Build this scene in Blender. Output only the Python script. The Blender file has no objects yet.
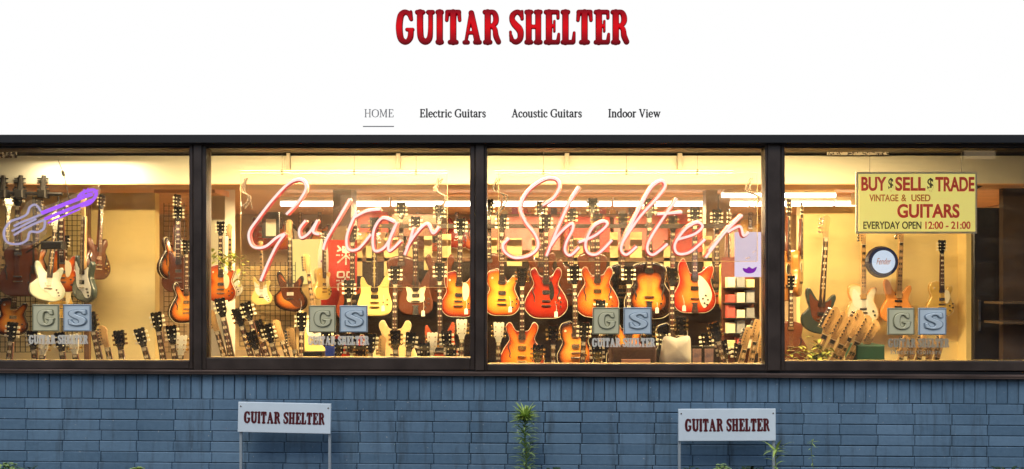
import bpy, math, random
import numpy as np
from mathutils import Vector, Matrix
R = math.radians
random.seed(7)
scene = bpy.context.scene
col = scene.collection
CAMD, EYE, PXM = 6.0, 1.45, 130.0
HZ = 285.0
def X(px, y=0.0): return (px-512.0)/PXM*((CAMD+y)/CAMD)
def Z(py, y=0.0): return EYE-(py-HZ)/PXM*((CAMD+y)/CAMD)

# ---------------------------------------------------------------- materials
MATS = {}
def mat(name, color, rough=.5, metal=0.0, emit=None, estr=0.0, noise=0.0, nscale=8.0, bump=0.0, bscale=60.0, coat=0.0, spec=None, trans=0.0, color2=None, stretch=None):
    if name in MATS: return MATS[name]
    m = bpy.data.materials.new(name); m.use_nodes = True
    nt = m.node_tree; N = nt.nodes; L = nt.links
    b = N['Principled BSDF']
    b.inputs['Base Color'].default_value = (*color, 1)
    b.inputs['Roughness'].default_value = rough
    b.inputs['Metallic'].default_value = metal
    if coat: b.inputs['Coat Weight'].default_value = coat
    if spec is not None: b.inputs['Specular IOR Level'].default_value = spec
    if trans: b.inputs['Transmission Weight'].default_value = trans
    if emit:
        b.inputs['Emission Color'].default_value = (*emit, 1)
        b.inputs['Emission Strength'].default_value = estr
    if noise or bump or color2:
        tc = N.new('ShaderNodeTexCoord'); mp = N.new('ShaderNodeMapping')
        L.new(tc.outputs['Object'], mp.inputs['Vector'])
        if stretch: mp.inputs['Scale'].default_value = stretch
    if noise or color2:
        n = N.new('ShaderNodeTexNoise'); n.inputs['Scale'].default_value = nscale; n.inputs['Detail'].default_value = 6
        L.new(mp.outputs[0], n.inputs['Vector'])
        r = N.new('ShaderNodeValToRGB')
        c2 = color2 if color2 else tuple(max(0, c*(1-noise)) for c in color)
        r.color_ramp.elements[0].position = .35; r.color_ramp.elements[1].position = .65
        r.color_ramp.elements[0].color = (*c2, 1); r.color_ramp.elements[1].color = (*color, 1)
        L.new(n.outputs['Fac'], r.inputs[0]); L.new(r.outputs[0], b.inputs['Base Color'])
        rr = N.new('ShaderNodeMapRange'); rr.inputs['To Min'].default_value = max(0.02, rough-.12); rr.inputs['To Max'].default_value = min(1, rough+.12)
        L.new(n.outputs['Fac'], rr.inputs['Value']); L.new(rr.outputs[0], b.inputs['Roughness'])
    if bump:
        n2 = N.new('ShaderNodeTexNoise'); n2.inputs['Scale'].default_value = bscale; n2.inputs['Detail'].default_value = 5
        L.new(mp.outputs[0], n2.inputs['Vector'])
        bm = N.new('ShaderNodeBump'); bm.inputs['Strength'].default_value = bump; bm.inputs['Distance'].default_value = .01
        L.new(n2.outputs['Fac'], bm.inputs['Height']); L.new(bm.outputs[0], b.inputs['Normal'])
    MATS[name] = m
    return m
def burst(name, inner, mid, outer, p=(.0, .55, .95), rough=.22):
    """lacquer finish whose own colour runs from the centre of the top to its rim (attribute 'rim')"""
    if name in MATS: return MATS[name]
    m = bpy.data.materials.new(name); m.use_nodes = True
    nt = m.node_tree; N = nt.nodes; L = nt.links; b = N['Principled BSDF']
    at = N.new('ShaderNodeAttribute'); at.attribute_name = 'rim'
    tc = N.new('ShaderNodeTexCoord'); mp = N.new('ShaderNodeMapping'); mp.inputs['Scale'].default_value = (5, 1, 42)
    n = N.new('ShaderNodeTexNoise'); n.inputs['Scale'].default_value = 2.2; n.inputs['Detail'].default_value = 4; n.inputs['Distortion'].default_value = 1.0
    L.new(tc.outputs['Object'], mp.inputs[0]); L.new(mp.outputs[0], n.inputs['Vector'])
    ad = N.new('ShaderNodeMath'); ad.operation = 'MULTIPLY_ADD'; ad.inputs[1].default_value = .13
    L.new(n.outputs['Fac'], ad.inputs[0]); L.new(at.outputs['Fac'], ad.inputs[2])
    sb = N.new('ShaderNodeMath'); sb.operation = 'SUBTRACT'; sb.inputs[1].default_value = .065; L.new(ad.outputs[0], sb.inputs[0])
    r = N.new('ShaderNodeValToRGB'); cr = r.color_ramp
    cr.elements[0].position = p[0]; cr.elements[0].color = (*inner, 1)
    cr.elements[1].position = p[2]; cr.elements[1].color = (*outer, 1)
    e = cr.elements.new(p[1]); e.color = (*mid, 1)
    L.new(sb.outputs[0], r.inputs[0]); L.new(r.outputs[0], b.inputs['Base Color'])
    b.inputs['Roughness'].default_value = rough; b.inputs['Coat Weight'].default_value = .5; b.inputs['Coat Roughness'].default_value = .08
    MATS[name] = m
    return m

# ---------------------------------------------------------------- mesh builder
class MB:
    def __init__(s): s.v = []; s.f = []; s.mi = []; s.rim = []
    def add(s, vs, fs, mi=0, rim=None):
        o = len(s.v); s.v += [tuple(v) for v in vs]
        s.rim += (list(rim) if rim is not None else [0.0]*len(vs))
        s.f += [tuple(i+o for i in f) for f in fs]; s.mi += [mi]*len(fs)
        return s
    def box(s, x0, x1, y0, y1, z0, z1, mi=0, bev=0.0):
        if x0 > x1: x0, x1 = x1, x0
        if y0 > y1: y0, y1 = y1, y0
        if z0 > z1: z0, z1 = z1, z0
        if bev <= 0:
            vs = [(x0,y0,z0),(x1,y0,z0),(x1,y1,z0),(x0,y1,z0),(x0,y0,z1),(x1,y0,z1),(x1,y1,z1),(x0,y1,z1)]
            fs = [(0,3,2,1),(4,5,6,7),(0,1,5,4),(1,2,6,5),(2,3,7,6),(3,0,4,7)]
            return s.add(vs, fs, mi)
        b = min(bev, (x1-x0)*.45, (y1-y0)*.45, (z1-z0)*.45)
        # chamfered front (-y) face and vertical edges
        def ring(y, i): return [(x0+i, y, z0+i), (x1-i, y, z0+i), (x1-i, y, z1-i), (x0+i, y, z1-i)]
        vs = ring(y0, b)+ring(y0+b, 0)+ring(y1-b, 0)+ring(y1, b)
        fs = [(0,1,2,3), (15,14,13,12)]
        for k in range(3):
            for j in range(4):
                a = k*4+j; c = k*4+(j+1) % 4
                fs.append((a, a+4, c+4, c))
        return s.add(vs, fs, mi)
    def tube(s, pts, r, n=8, mi=0, cap=True, closed=False):
        pts = [Vector(p) for p in pts]; m = len(pts)
        rs = r if isinstance(r, (list, tuple)) else [r]*m
        vs = []; up = None
        for i, p in enumerate(pts):
            a = pts[(i-1) % m] if (i > 0 or closed) else p; b = pts[(i+1) % m] if (i < m-1 or closed) else p
            t = (b-a)
            if t.length < 1e-9: t = Vector((0, 0, 1))
            t.normalize()
            if up is None:
                up = Vector((0, 1, 0)) if abs(t.y) < .9 else Vector((1, 0, 0))
            u = (up - t*up.dot(t))
            if u.length < 1e-6: u = t.orthogonal()
            u.normalize(); w = t.cross(u); up = u
            for k in range(n):
                an = 2*math.pi*k/n
                vs.append(p+(u*math.cos(an)+w*math.sin(an))*rs[i])
        fs = []
        for i in range(m if closed else m-1):
            for k in range(n):
                a = i*n+k; b = i*n+(k+1) % n; c = ((i+1) % m)*n
                fs.append((a, b, c+(k+1) % n, c+k))
        if cap and not closed:
            fs.append(tuple(range(n))[::-1]); fs.append(tuple((m-1)*n+k for k in range(n)))
        return s.add(vs, fs, mi)
    def disc(s, c, r, t, n=20, mi=0, axis='y', r2=None):
        """short cylinder, front at c.y - t"""
        r2 = r if r2 is None else r2
        vs = []
        for rr, d in ((r2, -t), (r, 0)):
            for k in range(n):
                a = 2*math.pi*k/n
                if axis == 'y': vs.append((c[0]+rr*math.cos(a), c[1]+d, c[2]+rr*math.sin(a)))
                elif axis == 'z': vs.append((c[0]+rr*math.cos(a), c[1]+rr*math.sin(a), c[2]-d))
                else: vs.append((c[0]-d, c[1]+rr*math.cos(a), c[2]+rr*math.sin(a)))
        fs = [tuple(range(n)), tuple(range(2*n-1, n-1, -1))]+[(k, n+k, n+(k+1) % n, (k+1) % n) for k in range(n)]
        return s.add(vs, fs, mi)
    def prism(s, pts, y0, y1, mi=0):
        n = len(pts)
        vs = [(x, y0, z) for x, z in pts]+[(x, y1, z) for x, z in pts]
        fs = [tuple(range(n)), tuple(range(2*n-1, n-1, -1))]+[(k, n+k, n+(k+1) % n, (k+1) % n) for k in range(n)]
        return s.add(vs, fs, mi)
    def grid(s, x0, x1, z0, z1, y, dx, r=.0022):
        x = x0
        while x <= x1+1e-6: s.box(x-r, x+r, y-r, y+r, z0, z1); x += dx
        z = z0
        while z <= z1+1e-6: s.box(x0, x1, y-3*r, y-r-.0005, z-r, z+r); z += dx
        return s
    def mesh(s, name, mats, smooth=False):
        me = bpy.data.meshes.new(name)
        me.from_pydata([tuple(v) for v in s.v], [], s.f)
        for m in (mats if isinstance(mats, (list, tuple)) else [mats]): me.materials.append(m)
        if any(s.mi): me.polygons.foreach_set('material_index', s.mi)
        if any(s.rim):
            a = me.attributes.new('rim', 'FLOAT', 'POINT'); a.data.foreach_set('value', s.rim)
        if smooth: me.polygons.foreach_set('use_smooth', [True]*len(me.polygons))
        me.update()
        return me
    def build(s, name, mats, parent=None, smooth=False):
        o = bpy.data.objects.new(name, s.mesh(name, mats, smooth)); col.objects.link(o)
        if parent: o.parent = parent
        return o
def fixn(o):
    import bmesh
    b = bmesh.new(); b.from_mesh(o.data); bmesh.ops.recalc_face_normals(b, faces=b.faces); b.to_mesh(o.data); b.free(); return o
def tag(o, label=None, cat=None, group=None, kind=None):
    if label: o['label'] = label
    if cat: o['category'] = cat
    if group: o['group'] = group
    if kind: o['kind'] = kind
    return o
def empty(name, loc, label=None, cat=None, group=None):
    o = bpy.data.objects.new(name, None); o.location = loc; o.empty_display_size = .05; col.objects.link(o)
    return tag(o, label, cat, group)
KIDS = {}
def kid(parent, o): o.parent = parent; KIDS.setdefault(parent.as_pointer(), []).append(o); return o
def tree_copy(o, parent=None):
    c = o.copy(); col.objects.link(c); c.parent = parent
    for ch in KIDS.get(o.as_pointer(), []): kid(c, tree_copy(ch, c))
    return c
def crom(pts, n=8, closed=False):
    out = []; m = len(pts)
    P = [np.array(p, float) for p in pts]
    rng = m if closed else m-1
    for i in range(rng):
        p0 = P[(i-1) % m] if (closed or i > 0) else P[0]; p1 = P[i]; p2 = P[(i+1) % m]
        p3 = P[(i+2) % m] if (closed or i+2 < m) else P[-1]
        for k in range(n):
            t = k/n
            out.append(.5*((2*p1)+(-p0+p2)*t+(2*p0-5*p1+4*p2-p3)*t*t+(-p0+3*p1-3*p2+p3)*t**3))
    if not closed: out.append(P[-1])
    return [tuple(float(a) for a in q) for q in out]

# ---------------------------------------------------------------- lettering: strokes -> outline -> solid
HEAVY = {
 'G': (51, [[(41,74,5),(38,86,7),(30,92,7),(21,91,8),(13,80,9),(9.5,50,9.5),(13,20,9),(22,9,8),(32,9,7),(40,20,8),(42,36,8)]], [[(42,94,4),(43,72,5)],[(31,43,5),(47,43,5)]]),
 'U': (54, [[(14,92,9),(14,45,9),(17,18,9),(29,8.5,8.5),(40,18,8),(43,45,7),(43,92,7)]], [[(6,92.5,6.5),(22,92.5,6.5)],[(37,92.5,6.5),(49,92.5,6.5)]]),
 'I': (24, [], [[(12,92,9),(12,8,9)],[(7,92.5,7),(17,92.5,7)],[(7,7.5,7),(17,7.5,7)]]),
 'T': (46, [], [[(23,92,9),(23,8,9)],[(7,93,6.5),(39,93,6.5)],[(7,92,6),(5,70,5)],[(39,92,6),(41,70,5)],[(14,7,6.5),(32,7,6.5)]]),
 'A': (54, [], [[(25,92,6),(10,9,4.5)],[(25,90,8),(42,9,9)],[(15,34,5),(36,34,5)],[(6,6.5,6),(15,6.5,6)],[(36,7,6.5),(48,7,6.5)]]),
 'R': (51, [[(14,93,6),(30,92,7),(36.5,80,8),(36,64,8),(27,54,6),(14,52,5)],[(25,53,6),(34,44,7),(37,25,8),(44,8,7.5)]], [[(14,92,9),(14,8,9)],[(6,93,6.5),(14,93,6.5)],[(7,7,6.5),(21,7,6.5)]]),
 'S': (40, [[(35,80,5),(29,91,7),(19,92,7),(10,83,8),(9,70,8),(16,58,9.5),(27,46,10),(32,33,9),(30,16,8),(20,8,7.5),(10,12,6),(5,26,5)]], [[(36,95,4),(36,74,5)],[(4,36,4),(5,12,4)]]),
 'H': (51, [], [[(12,92,8.5),(12,8,8.5)],[(38,92,8.5),(38,8,8.5)],[(12,51,6),(38,51,6)],[(6,93,6.5),(18,93,6.5)],[(32,93,6.5),(44,93,6.5)],[(6,7,6.5),(18,7,6.5)],[(32,7,6.5),(44,7,6.5)]]),
 'E': (44, [], [[(14,92,9),(14,8,9)],[(6,93,6.5),(37,93,6.5)],[(39,94,4.5),(39,76,4.5)],[(14,53,5),(27,53,5)],[(29,67,3.5),(29,38,3.5)],[(6,7,6.5),(38,7,6.5)],[(39,8,6),(41,30,4)]]),
 'L': (40, [], [[(13,92,9),(13,8,9)],[(6,93,6.5),(20,93,6.5)],[(6,7,6.5),(33,7,6.5)],[(35,8,6),(37,34,4)]]),
 ' ': (20, [], []),
}
s5, s3 = 5.2, 3.0
def _st(x, z0, z1, r=6): return [(x, z0, r), (x, z1, r)]
def _sf(x, z, h=10, r=2.6): return [(x-h, z, r), (x+h, z, r)]
SERIF = {
 'H': (84, [], [_st(19,3,97,5),_st(65,3,97,5),[(19,51,3),(65,51,3)],_sf(19,2.6),_sf(19,97.4),_sf(65,2.6),_sf(65,97.4)]),
 'O': (82, [[(41,98,3),(14,82,5),(8,50,6.5),(14,18,5),(41,2,3),(68,18,5),(74,50,6.5),(68,82,5),(41,98,3)]], []),
 'M': (96, [], [_st(17,3,97,3),_st(78,3,97,6),[(20,96,5),(47,12,5)],[(47,12,3),(76,96,3)],_sf(15,2.6),_sf(15,97.4,8),_sf(79,2.6),_sf(80,97.4,8)]),
 'E': (68, [], [_st(19,3,97),_sf(16,2.6,8),[(12,97,3),(56,97,3)],[(57,97,3),(57,80,3)],[(19,52,3),(44,52,3)],[(44,62,3),(44,42,3)],[(12,3,3),(58,3,3)],[(59,3,3),(61,24,3)]]),
 'G': (80, [[(66,78,3),(60,92,4),(42,98,3.5),(18,84,5),(9,50,7),(18,16,5),(42,2,3.5),(60,6,4),(66,16,4)]], [_st(66,6,40),[(56,42,3),(76,42,3)],[(68,97,2.5),(68,74,2.5)]]),
 'A': (76, [], [[(38,98,3.5),(14,4,3)],[(38,96,6),(62,4,6)],[(22,36,3),(52,36,3)],_sf(13,2.6,9),_sf(62,2.6,10)]),
 'I': (38, [], [_st(19,3,97),_sf(19,2.6,12),_sf(19,97.4,12)]),
 'V': (76, [], [[(14,97,6),(38,4,5)],[(64,97,3),(38,4,3)],_sf(14,97.4,10),_sf(63,97.4,9)]),
 'l': (32, [], [_st(16,3,104),_sf(16,2.6,10),[(7,104,2.6),(16,104,2.6)]]),
 'i': (32, [], [_st(16,3,66),_sf(16,2.6,10),[(7,66,2.6),(16,66,2.6)],[(15,90,7),(16,90,7)]]),
 'd': (62, [[(44,60,3.5),(28,67,4),(10,50,6),(9,22,6),(24,2,4),(44,12,3.5)]], [_st(46,3,104),[(46,2.6,2.6),(57,2.6,2.6)],[(37,104,2.6),(46,104,2.6)]]),
 'e': (54, [[(12,38,3.2),(44,38,3.2),(43,54,5),(28,67,3.5),(12,54,5),(8,32,6),(16,8,5),(30,2,4),(45,12,3)]], []),
 'c': (50, [[(41,52,5),(36,64,4),(26,67,3.5),(12,54,5),(8,32,6),(16,8,5),(30,2,4),(43,12,3)]], []),
 'o': (56, [[(28,67,3.5),(11,52,5.5),(8,33,6),(12,14,5),(28,1,3.5),(45,14,5.5),(48,33,6),(44,54,5),(28,67,3.5)]], []),
 't': (38, [[(16,86,3),(16,60,6),(16,16,6),(23,3,4.5),(34,8,3)]], [[(5,65,3),(32,65,3)]]),
 'r': (46, [[(16,44,3),(26,62,4),(38,64,5.5)]], [_st(16,3,66),_sf(16,2.6,11),[(7,66,2.6),(16,66,2.6)]]),
 'u': (62, [[(15,66,6),(15,22,6),(24,3,5),(38,6,3.5),(46,16,3)]], [_st(46,3,66),[(46,2.6,2.6),(57,2.6,2.6)],[(6,66,2.6),(15,66,2.6)],[(37,66,2.6),(46,66,2.6)]]),
 'n': (64, [[(16,50,3),(28,64,3.5),(40,64,5),(47,48,6),(47,3,6)]], [_st(16,3,66),_sf(16,2.6,10),_sf(47,2.6,10),[(7,66,2.6),(16,66,2.6)]]),
 'a': (54, [[(12,54,5.5),(18,65,4.5),(30,67,4),(39,56,5.5),(40,14,5.5),(45,4,3.5),(52,6,2.5)],[(39,38,3),(20,34,4),(10,20,6),(14,6,5),(26,3,4),(40,14,3)]], []),
 's': (46, [[(37,54,4),(32,65,3.5),(21,67,3.5),(11,58,5),(13,44,5.5),(30,31,6),(37,18,5.5),(32,5,4.5),(20,1,3.5),(8,12,4)]], []),
 'w': (84, [], [[(12,65,5.5),(28,4,4.5)],[(28,4,3),(42,62,3)],[(42,62,5.5),(58,4,4.5)],[(58,4,3),(74,65,3)],_sf(12,65.5,9,2.4),_sf(42,65.5,8,2.4),_sf(73,65.5,8,2.4)]),
 ' ': (30, [], []),
}
def circles(strokes_c, strokes_l):
    out = []
    for st in strokes_c:
        for q in crom(st, 10): out.append(q)
    for st in strokes_l:
        a, b = np.array(st[0], float), np.array(st[-1], float)
        n = max(2, int(np.hypot(*(b-a)[:2])/1.2))
        for k in range(n+1): out.append(tuple(a+(b-a)*k/n))
    return np.array(out)
GCACHE = {}
def outline(key, cs, level, h=2.0):
    k = (key, level, h)
    if k in GCACHE: return GCACHE[k]
    pad = 12+level
    x0, x1 = cs[:,0].min()-cs[:,2].max()-pad, cs[:,0].max()+cs[:,2].max()+pad
    y0, y1 = cs[:,1].min()-cs[:,2].max()-pad, cs[:,1].max()+cs[:,2].max()+pad
    gx = np.arange(x0, x1+h, h); gy = np.arange(y0, y1+h, h)
    F = np.full((len(gx), len(gy)), 1e9)
    for cx, cy, r in cs:
        d = np.sqrt((gx[:,None]-cx)**2+(gy[None,:]-cy)**2)-r
        F = np.minimum(F, d)
    F = F-level+1e-5
    ins = F < 0
    seg = {}
    def ep(i, j, e):
        if e == 0: a, b = (i,j),(i+1,j)
        elif e == 1: a, b = (i+1,j),(i+1,j+1)
        elif e == 2: a, b = (i,j+1),(i+1,j+1)
        else: a, b = (i,j),(i,j+1)
        return (a, b)
    tbl = {1:[(3,0)],2:[(0,1)],3:[(3,1)],4:[(1,2)],5:[(3,2),(1,0)],6:[(0,2)],7:[(3,2)],8:[(2,3)],9:[(2,0)],10:[(0,3),(2,1)],11:[(2,1)],12:[(1,3)],13:[(1,0)],14:[(0,3)]}
    for i in range(len(gx)-1):
        for j in range(len(gy)-1):
            c = ins[i,j]*1+ins[i+1,j]*2+ins[i+1,j+1]*4+ins[i,j+1]*8
            if c in (0, 15): continue
            for a, b in tbl[int(c)]: seg[ep(i,j,a)] = ep(i,j,b)
    loops = []
    while seg:
        s0, nx = next(iter(seg.items())); lp = [s0]; del seg[s0]
        while nx != s0 and nx in seg:
            lp.append(nx); nn = seg.pop(nx); nx = nn
        P = []
        for (a, b) in lp:
            fa, fb = F[a], F[b]; t = fa/(fa-fb)
            P.append((gx[a[0]]+(gx[b[0]]-gx[a[0]])*t, gy[a[1]]+(gy[b[1]]-gy[a[1]])*t))
        if len(P) > 6: loops.append(P)
    GCACHE[k] = loops
    return loops
def fill_curve(name, loops, extrude, m, parent=None, bevel=0.0):
    """2-D filled outlines (x right, z up), solid along y"""
    cu = bpy.data.curves.new(name, 'CURVE'); cu.dimensions = '2D'; cu.fill_mode = 'BOTH'
    cu.extrude = extrude; cu.bevel_depth = bevel; cu.bevel_resolution = 1; cu.offset = -bevel
    for lp in loops:
        sp = cu.splines.new('POLY'); sp.points.add(len(lp)-1); sp.use_cyclic_u = True
        for p, (x, y) in zip(sp.points, lp): p.co = (x, y, 0, 1)
    tmp = bpy.data.objects.new('tmp', cu); col.objects.link(tmp)
    dg = bpy.context.evaluated_depsgraph_get()
    me = bpy.data.meshes.new_from_object(tmp.evaluated_get(dg))
    bpy.data.objects.remove(tmp); bpy.data.curves.remove(cu)
    me.transform(Matrix.Rotation(R(90), 4, 'X'))
    me.materials.clear(); me.materials.append(m); me.name = name
    o = bpy.data.objects.new(name, me); col.objects.link(o)
    if parent: o.parent = parent
    return o
def lay(font, text, adv=1.0, gap=0.0):
    x = 0; out = []
    for ch in text:
        w, c, l = font[ch]
        if c or l: out.append((ch, x))
        x += w*adv+gap
    return out, x-gap
def lettering(name, font, text, x0, x1, z0, z1, y, m, parent=None, t=.004, level=0.0, h=2.0, bevel=0.0, gap=2.0, single=True, partname='letter'):
    """text fitted between x0..x1, z0..z1, its back on y"""
    L, W = lay(font, text, gap=gap)
    sx = (x1-x0)/W; sz = (z1-z0)/100.0
    allp = []; objs = []
    for ch, x in L:
        cs = circles(font[ch][1], font[ch][2])
        lp = outline((id(font), ch), cs, level, h)
        lp = [[((p[0]+x)*sx, p[1]*sz) for p in q] for q in lp]
        if single: allp += lp
        else:
            o = fill_curve(partname, lp, t/2, m, parent, bevel); o.location = (x0, y-t/2, z0); objs.append(o)
    if single:
        o = fill_curve(name, allp, t/2, m, parent, bevel); o.location = (x0, y-t/2, z0); objs.append(o)
    return objs
def bfont(name, text, x0, x1, z0, z1, y, m, parent=None, off=0.0, t=.003, shear=0.0):
    cu = bpy.data.curves.new(name, 'FONT'); cu.body = text; cu.size = 1; cu.extrude = .01; cu.offset = off; cu.shear = shear
    tmp = bpy.data.objects.new('tmp', cu); col.objects.link(tmp)
    dg = bpy.context.evaluated_depsgraph_get()
    me = bpy.data.meshes.new_from_object(tmp.evaluated_get(dg))
    bpy.data.objects.remove(tmp); bpy.data.curves.remove(cu)
    co = np.empty(len(me.vertices)*3); me.vertices.foreach_get('co', co); co = co.reshape(-1, 3)
    mn, mx = co.min(0), co.max(0)
    out = np.empty_like(co)
    out[:,0] = x0+(co[:,0]-mn[0])/(mx[0]-mn[0])*(x1-x0)
    out[:,2] = z0+(co[:,1]-mn[1])/(mx[1]-mn[1])*(z1-z0)
    out[:,1] = y-(co[:,2]-mn[2])/(mx[2]-mn[2])*t
    me.vertices.foreach_set('co', out.ravel()); me.update()
    me.materials.clear(); me.materials.append(m)
    o = bpy.data.objects.new(name, me); col.objects.link(o)
    if parent: o.parent = parent
    return fixn(o)

# ---------------------------------------------------------------- palette
FRAME = mat('bronze_frame', (.080,.058,.046), .38, .3, noise=.35, nscale=5, bump=.05)
FRAMEB = mat('black_frame', (.008,.007,.007), .5)
LEDGE = mat('ledge_metal', (.17,.115,.09), .4, .3, noise=.5, nscale=3, stretch=(1,6,6))
CREAM = mat('cream_wall', (.88,.70,.32), .75, noise=.08, nscale=2.5, bump=.05)
CREAM2 = mat('cream_bulkhead', (.56,.53,.43), .7, noise=.05, nscale=2)
CEIL = mat('ceiling_boards', (.80,.46,.24), .6, noise=.2, nscale=2.5, stretch=(.5,4,1))
DARKW = mat('dark_walnut', (.035,.018,.010), .45, noise=.5, nscale=6, stretch=(1,1,6))
BLACK = mat('black_plastic', (.012,.011,.010), .4)
BLACKG = mat('black_lacquer', (.008,.007,.007), .12, coat=.5)
METAL = mat('chrome', (.75,.70,.62), .22, 1.0)
GOLD = mat('gold_plate', (.80,.55,.22), .25, 1.0)
IRON = mat('dark_iron', (.03,.025,.02), .5, .6)
WOOD = mat('maple', (.62,.37,.15), .35, noise=.25, nscale=5, stretch=(6,6,1), coat=.3)
MAHOG = mat('mahogany', (.16,.045,.02), .35, noise=.3, nscale=5, stretch=(6,6,1), coat=.3)
ROSE = mat('rosewood', (.045,.02,.012), .5, noise=.4, nscale=20, stretch=(1,1,.2))
PEARL = mat('pearl_inlay', (.85,.74,.52), .25)
CREAMP = mat('cream_plastic', (.82,.72,.48), .35)
WHITEP = mat('white_plastic', (.85,.82,.72), .35)
PAPER = mat('pale_paper', (.86,.72,.36), .8, noise=.12, nscale=4)
BRASS = mat('post_wood', (.20,.10,.045), .5, noise=.3, nscale=5, stretch=(5,5,1))

def lit(name, color, strength):
    if name in MATS: return MATS[name]
    m = bpy.data.materials.new(name); m.use_nodes = True
    N = m.node_tree.nodes; N.clear(); e = N.new('ShaderNodeEmission'); o = N.new('ShaderNodeOutputMaterial')
    e.inputs[0].default_value = (*color, 1); e.inputs[1].default_value = strength
    m.node_tree.links.new(e.outputs[0], o.inputs[0]); MATS[name] = m
    return m
def sheet(name, tint, gloss_rough, body_color, body, fresnel=1.5, refl=1.0):
    """thin clear sheet: see-through, with fresnel reflection and a trace of diffuse body"""
    m = bpy.data.materials.new(name); m.use_nodes = True
    N = m.node_tree.nodes; L = m.node_tree.links; N.clear()
    o = N.new('ShaderNodeOutputMaterial'); t = N.new('ShaderNodeBsdfTransparent'); t.inputs[0].default_value = (*tint, 1)
    g = N.new('ShaderNodeBsdfGlossy'); g.inputs['Roughness'].default_value = gloss_rough
    f = N.new('ShaderNodeFresnel'); f.inputs[0].default_value = fresnel
    mu = N.new('ShaderNodeMath'); mu.operation = 'MULTIPLY'; mu.inputs[1].default_value = refl
    L.new(f.outputs[0], mu.inputs[0])
    mx = N.new('ShaderNodeMixShader'); L.new(mu.outputs[0], mx.inputs[0]); L.new(t.outputs[0], mx.inputs[1]); L.new(g.outputs[0], mx.inputs[2])
    last = mx
    if body > 0:
        d = N.new('ShaderNodeBsdfDiffuse'); d.inputs[0].default_value = (*body_color, 1)
        tl = N.new('ShaderNodeBsdfTranslucent'); tl.inputs[0].default_value = (*body_color, 1)
        ad = N.new('ShaderNodeMixShader'); ad.inputs[0].default_value = .5; L.new(d.outputs[0], ad.inputs[1]); L.new(tl.outputs[0], ad.inputs[2])
        m2 = N.new('ShaderNodeMixShader'); m2.inputs[0].default_value = body
        L.new(mx.outputs[0], m2.inputs[1]); L.new(ad.outputs[0], m2.inputs[2]); last = m2
    L.new(last.outputs[0], o.inputs[0]); MATS[name] = m
    return m
PEGM = mat('cream_peg', (.90,.80,.56), .3)
GLASS = sheet('window_glass', (.97,.975,.97), .0, (.8,.8,.78), 0.012)
_N = GLASS.node_tree.nodes; _L = GLASS.node_tree.links   # smears and dust on the panes
_tc = _N.new('ShaderNodeTexCoord'); _mp = _N.new('ShaderNodeMapping'); _mp.inputs['Scale'].default_value = (1.2,1,3.5); _mp.inputs['Rotation'].default_value = (0,.5,0)
_n = _N.new('ShaderNodeTexNoise'); _n.inputs['Scale'].default_value = 3; _n.inputs['Detail'].default_value = 9; _n.inputs['Distortion'].default_value = 1.2
_r = _N.new('ShaderNodeMapRange'); _r.inputs['From Min'].default_value = .45; _r.inputs['From Max'].default_value = .8; _r.inputs['To Min'].default_value = .004; _r.inputs['To Max'].default_value = .028
_L.new(_tc.outputs['Object'], _mp.inputs[0]); _L.new(_mp.outputs[0], _n.inputs['Vector']); _L.new(_n.outputs['Fac'], _r.inputs[0])
for _m in _N:
    if _m.type == 'MIX_SHADER' and _m.outputs[0].is_linked and _m.outputs[0].links[0].to_node.type == 'OUTPUT_MATERIAL': _L.new(_r.outputs[0], _m.inputs[0])
ACRYL = sheet('clear_acrylic', (.97,.96,.95), .05, (.9,.85,.8), .035)
ACRYE = sheet('acrylic_edge', (.8,.75,.6), .1, (.95,.8,.5), .6)

# ================================================================= SETTING
PAVE = mat('pavement', (.16,.155,.15), .85, noise=.3, nscale=6, bump=.4, bscale=80)
ROADM = mat('asphalt', (.05,.05,.052), .85, noise=.3, nscale=10, bump=.5, bscale=120)
g = MB().add([(-120,-150,-.13),(120,-150,-.13),(120,120,-.13),(-120,120,-.13)], [(0,1,2,3)]).build('road', ROADM); tag(g, kind='structure')
g = MB().box(-60, 60, -3.6, -.9, -.126, 0).build('pavement', PAVE); tag(g, kind='structure')
SOIL = mat('soil', (.05,.035,.025), .95, noise=.4, nscale=20, bump=1.0, bscale=40)
g = MB().box(-60, 60, -.896, 7.5, -.12, -.02).build('ground', SOIL); tag(g, kind='structure')
KERB = mat('kerb_stone', (.3,.3,.29), .8, noise=.2, bump=.3)
g = MB().box(-60, 60, -3.72, -3.604, -.126, .02).build('kerb', KERB); tag(g, kind='structure')

# the street opposite, which the window glass mirrors
ob = empty('brick_house', (0,-24,0), 'long dark brick building on the far side of the street, behind the camera', 'building')
MB().box(-34,34,-8,0,-.12,8.6).build('wall', mat('dark_brick',(.06,.045,.04),.9,noise=.4,nscale=3), ob)
MB().box(-34.4,34.4,-8.2,.4,8.602,9.1).build('roof', mat('roof_dark',(.04,.04,.045),.8), ob)
for fl in range(3):
    for i in range(16):
        wq_=MB(); x_=-30+i*4; wq_.box(x_-.7,x_+.7,.003,.05,1.0+2.6*fl,2.4+2.6*fl,bev=.02); f_=wq_.build('window', mat('dark_window_frame',(.10,.09,.08),.6), ob)
        wq_=MB(); wq_.box(x_-.6,x_+.6,.052,.058,1.1+2.6*fl,2.3+2.6*fl); p_=wq_.build('pane', mat('dark_pane',(.01,.01,.012),.15) if (fl*16+i)*7 % 11 else lit('added_glow_pane',(1,.75,.45),1.3)); p_.parent=f_  # some unseen panes glow, added to glint faintly in the shop glass
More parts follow.
